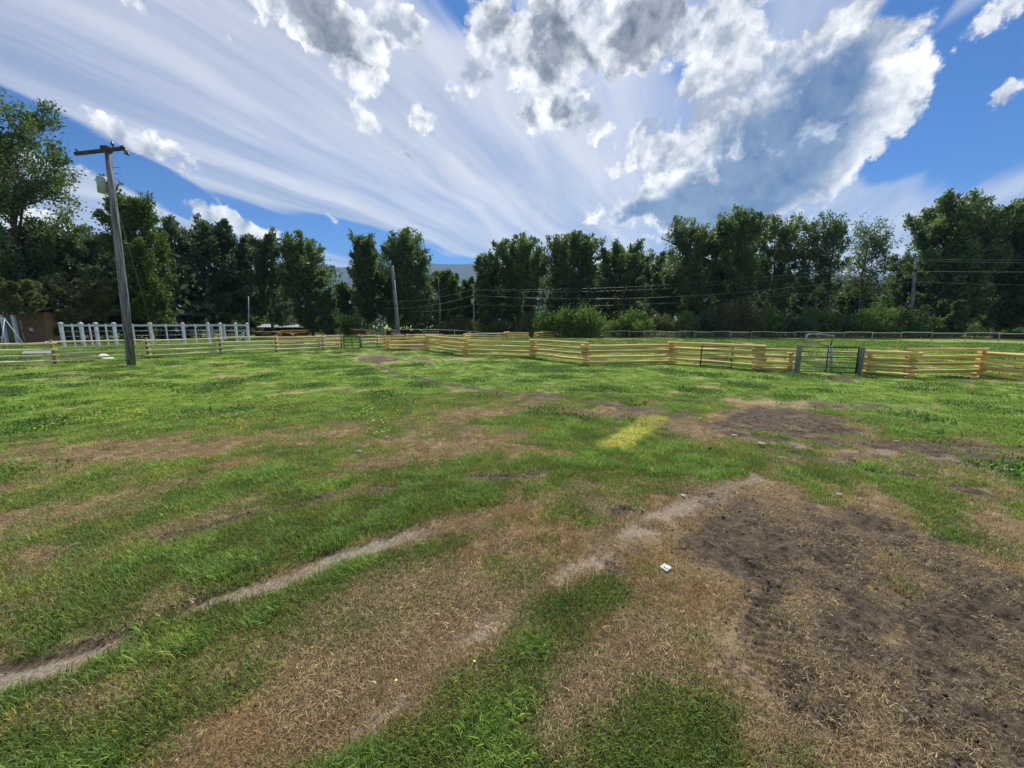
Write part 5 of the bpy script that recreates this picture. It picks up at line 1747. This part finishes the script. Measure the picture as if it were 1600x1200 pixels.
def yard():
    g = ground_at(166, 560.5)
    o = link('stone_slab', blob_mesh('stone_slab', .85, .3, .12, M['rock'], 2)); o.location = g + Vector((0, 0, .08)); o.rotation_euler = (0, .25, -.5)
    tag(o, 'pale broken slab lying just behind the pole fence beside the leaning pole', 'stone')
    g = ground_at(124, 560)
    o = link('dirt_mound', blob_mesh('dirt_mound', 1.4, .7, .22, M['clod'], 3)); o.location = g
    tag(o, 'low dark mound behind the pole fence', 'mound')
    # concrete pad
    a, b, c, d = ground_at(34, 556), ground_at(84, 555), ground_at(84, 548), ground_at(40, 548)
    mb = MB(); V = [a, b, c, d]
    mb.add([(*v.xy, -.1) for v in V] + [(*v.xy, .16) for v in V], [(4, 5, 6, 7), (0, 1, 5, 4), (1, 2, 6, 5), (2, 3, 7, 6), (3, 0, 4, 7)])
    tag(mb.build('concrete_pad', M['concrete'], None, False), 'pale grey concrete pad behind the pole fence at the left edge', 'concrete pad')
    # galvanised stock tank
    g = ground_at(651, 542.5)
    mb = MB(); n = 20
    prof = [(1.0, 0), (1.0, .55), (1.04, .58), (.96, .58), (.94, .1)]
    V = []; Fc = []
    for r_, z in prof:
        for k in range(n):
            a_ = 2 * math.pi * k / n; V.append((r_ * 1.25 * math.cos(a_), r_ * .75 * math.sin(a_), z))
    for i in range(len(prof) - 1):
        for k in range(n): Fc.append((i * n + k, i * n + (k + 1) % n, (i + 1) * n + (k + 1) % n, (i + 1) * n + k))
    Fc.append(tuple(4 * n + k for k in range(n)))
    mb.add(V, Fc); o = mb.build('stock_tank', M['galv']); o.location = g
    tag(o, 'grey metal stock tank behind the first stacked log sections', 'stock tank')
    # red drum behind the corral
    g = ground_at(148, 532)
    root = empty('red_drum', g); tag(root, 'faded red drum seen between the white corral posts', 'drum')
    MB().tube([(0, 0, 0), (0, 0, 1.5)], .55, 14).build('body', M['red'], root)
    for z in (.5, 1.0): MB().tube([(0, 0, z - .03), (0, 0, z + .03)], .57, 14).build('hoop', M['red'], root)
    # orange log pile by the brown cow
    g = ground_at(571, 525.2); root = empty('log_pile', g); tag(root, 'small pile of cut orange logs right of the brown cow', 'log pile')
    k = 0
    for row, cnt in enumerate((5, 4, 3)):
        for c_ in range(cnt):
            y = (c_ - (cnt - 1) / 2) * .34; z = .17 + row * .29
            put_log('log', root, (-1.2, y, z), (1.2, y, z), .165)
    # farm implement: a low hay ring left in the corral
    g = ground_at(238, 549); 


yard()

LIT = 'pale scraps and stones scattered on the ground'
rs_ = random.Random(9)
for px, py, sx, sy, sz, mat, nm, label in [
    (1040, 890, .085, .060, .004, 'paper', 'paper_scrap', 'square white scrap of paper lying on the dry grass left of the mud'),
    (1190, 697, .11, .05, .05, 'rock', 'stone', 'pale stone on the dark track right of the yellow patch'),
    (1147, 681, .13, .04, .02, 'rock', 'stone', 'flat pale stone on the bare track behind the yellow patch'),
    (560, 707, .03, .11, .03, 'rock', 'bone', 'pale bone-like stick lying in the green left of centre'),
    (604, 686, .05, .03, .03, 'rock', 'stone', 'tiny pale stone on the dry streak left of centre'),
    (1067, 775, .07, .03, .02, 'paper', 'paper_scrap', 'thin white scrap at the top end of the straw-coloured track'),
    (1311, 777, .06, .035, .03, 'rock', 'stone', 'pale stone in the green strip above the mud'),
    (1576, 734, .12, .05, .02, 'paper', 'paper_scrap', 'white scrap near the right edge'),
    (1222, 717, .12, .03, .02, 'rock', 'stone', 'pale sliver of stone in the green patch right of the yellow patch'),
    (1335, 718, .05, .03, .02, 'rock', 'stone', 'small pale stone on the right-hand bare track'),
    (1400, 690, .06, .03, .02, 'paper', 'paper_scrap', 'small white scrap beyond the right-hand bare track'),
    (1454, 608, .10, .06, .03, 'paper', 'paper_scrap', 'white scrap on the grass before the right log fence'),
    (1180, 583, .09, .05, .04, 'paper', 'paper_scrap', 'white scrap at the foot of the log stack left of the wide gate'),
    (1176, 594, .08, .05, .03, 'paper', 'paper_scrap', 'white scrap on the grass left of the wide gate'),
    (1224, 595, .10, .05, .03, 'paper', 'paper_scrap', 'white scrap on the grass in front of the left gate post'),
    (1100, 624, .06, .04, .03, 'paper', 'paper_scrap', 'white scrap on the grass below the leaning gate panel'),
    (1109, 705, .05, .05, .05, 'clod', 'clod', 'small black clod in the green right of the yellow patch')]:
    g = ground_at(px, py)
    z = height_at(g.x, g.y)
    sx, sy, sz = sx * .6, sy * .6, sz * .6
    me = blob_mesh(nm, sx, sy, max(sz, .006), M[mat], rs_.randint(0, 999), .22, 2)
    if px == 1040:
        me = MB().box((0, 0, 0), (.075, .08, .005)).box((.010, -.008, .006), (.045, .06, .004), Matrix.Rotation(.3, 3, 'Z')).mesh(nm, [M[mat]], False)
    o = link(nm, me); o.location = (g.x, g.y, z + max(sz, .012) * .8 + .015); o.rotation_euler = (rs_.uniform(-.2, .2), rs_.uniform(-.2, .2), rs_.uniform(0, 3))
    tag(o, label, 'scrap' if nm == 'paper_scrap' else nm, LIT)

# dark lumps of turned soil and dung in the mud: uncountable
def clods():
    rs = np.random.RandomState(8)
    n = 80000
    r = 1.5 + 11 * rs.rand(n) ** .9; th = (rs.rand(n) * 2 - 1) * R(62)
    x = r * np.sin(th); y = r * np.cos(th)
    g, mud, pale, *_ = zones(x, y)
    cl = fbm(x * 3.1 + 4, y * 3.1, 4, .6)
    k = (mud > .34) & (rs.rand(n) < np.clip((cl - .42) * 5, 0.05, 1))
    x, y = x[k], y[k]; z = relief(x, y, g[k], mud[k], pale[k])
    n = len(x)
    s = (.005 + .020 * rs.rand(n) ** 3)[:, None]
    base = np.array([(1, 0, 0), (-.5, .87, 0), (-.5, -.87, 0), (.25, .1, .8), (-.3, 0, .6)])
    off = base[None] * s[:, :, None] * (1 + .5 * rs.normal(0, 1, (n, 5, 1))) + rs.normal(0, .25, (n, 5, 3)) * s[:, :, None]
    V = (np.stack([x, y, z - .003], 1)[:, None, :] + off).reshape(-1, 3)
    t = np.array([(0, 1, 3), (1, 4, 3), (1, 2, 4), (2, 0, 3), (2, 3, 4)])
    Fc = (np.arange(n)[:, None, None] * 5 + t[None]).reshape(-1, 3)
    tag(link('soil_clods', np_mesh('soil_clods', V, Fc, M['clod'])), 'crumbled dark soil clods strewn over the mud', 'soil', kind='stuff')


clods()


def buttercups():
    rs = np.random.RandomState(12)
    n = 5200
    px = rs.rand(n) * 720 - 30; py = 575 + rs.rand(n) ** 1.2 * 110
    cl = fbm(px / 60, py / 16, 3)
    k = (cl > .56) & (rs.rand(n) < 1.2 - px / 700)
    px, py = px[k], py[k]
    G = np.array([ground_at(a, b) for a, b in zip(px, py)])
    ex = np.array([ground_at(*p) for p in ((20, 790), (15, 796), (254, 812), (150, 700), (240, 690), (742, 1053), (620, 1080), (1210, 640), (1500, 650))])
    n = len(G); G = np.vstack([G, ex])
    s = np.concatenate([.012 + .010 * rs.rand(n), np.full(len(ex), .009)]); n = len(G)
    k5 = np.arange(5) * 2 * math.pi / 5
    ring = np.stack([np.cos(k5), np.sin(k5), .35 + 0 * k5], 1)
    z0 = .05 + .06 * rs.rand(n)
    c = G + np.stack([0 * s, 0 * s, z0], 1)
    V = np.concatenate([c[:, None, :], c[:, None, :] + ring[None] * s[:, None, None]], 1).reshape(-1, 3)
    t = np.array([(0, 1 + i, 1 + (i + 1) % 5) for i in range(5)])
    Fc = (np.arange(n)[:, None, None] * 6 + t[None]).reshape(-1, 3)
    tag(link('buttercups', np_mesh('buttercups', V, Fc, M['yellow'])), 'tiny yellow wildflowers scattered through the left of the pasture', 'flowers', kind='stuff')


buttercups()
print('TRIS', sum(len(o.data.loops) - 2 * len(o.data.polygons) for o in scene.objects if o.type == 'MESH'))


def build_haze():
    H = 930.0; L = 5600.0
    o = MB().box((0, 0, H / 2 - 1.0), (2 * L, 2 * L, H)).build('haze', [], None, False)
    m = bpy.data.materials.new('pale_air'); m.use_nodes = True; t = NT(m.node_tree)
    v = t.n('ShaderNodeVolumePrincipled'); v.inputs['Color'].default_value = (0.42, 0.68, 1.0, 1); v.inputs['Density'].default_value = HAZE
    v.inputs['Anisotropy'].default_value = 0.2
    ou = t.n('ShaderNodeOutputMaterial'); t.put(ou.inputs['Volume'], v.outputs[0])
    o.data.materials.append(m)
    tag(o, 'thin pale air over the whole valley', kind='stuff')


HAZE = 8.0e-5
build_haze()
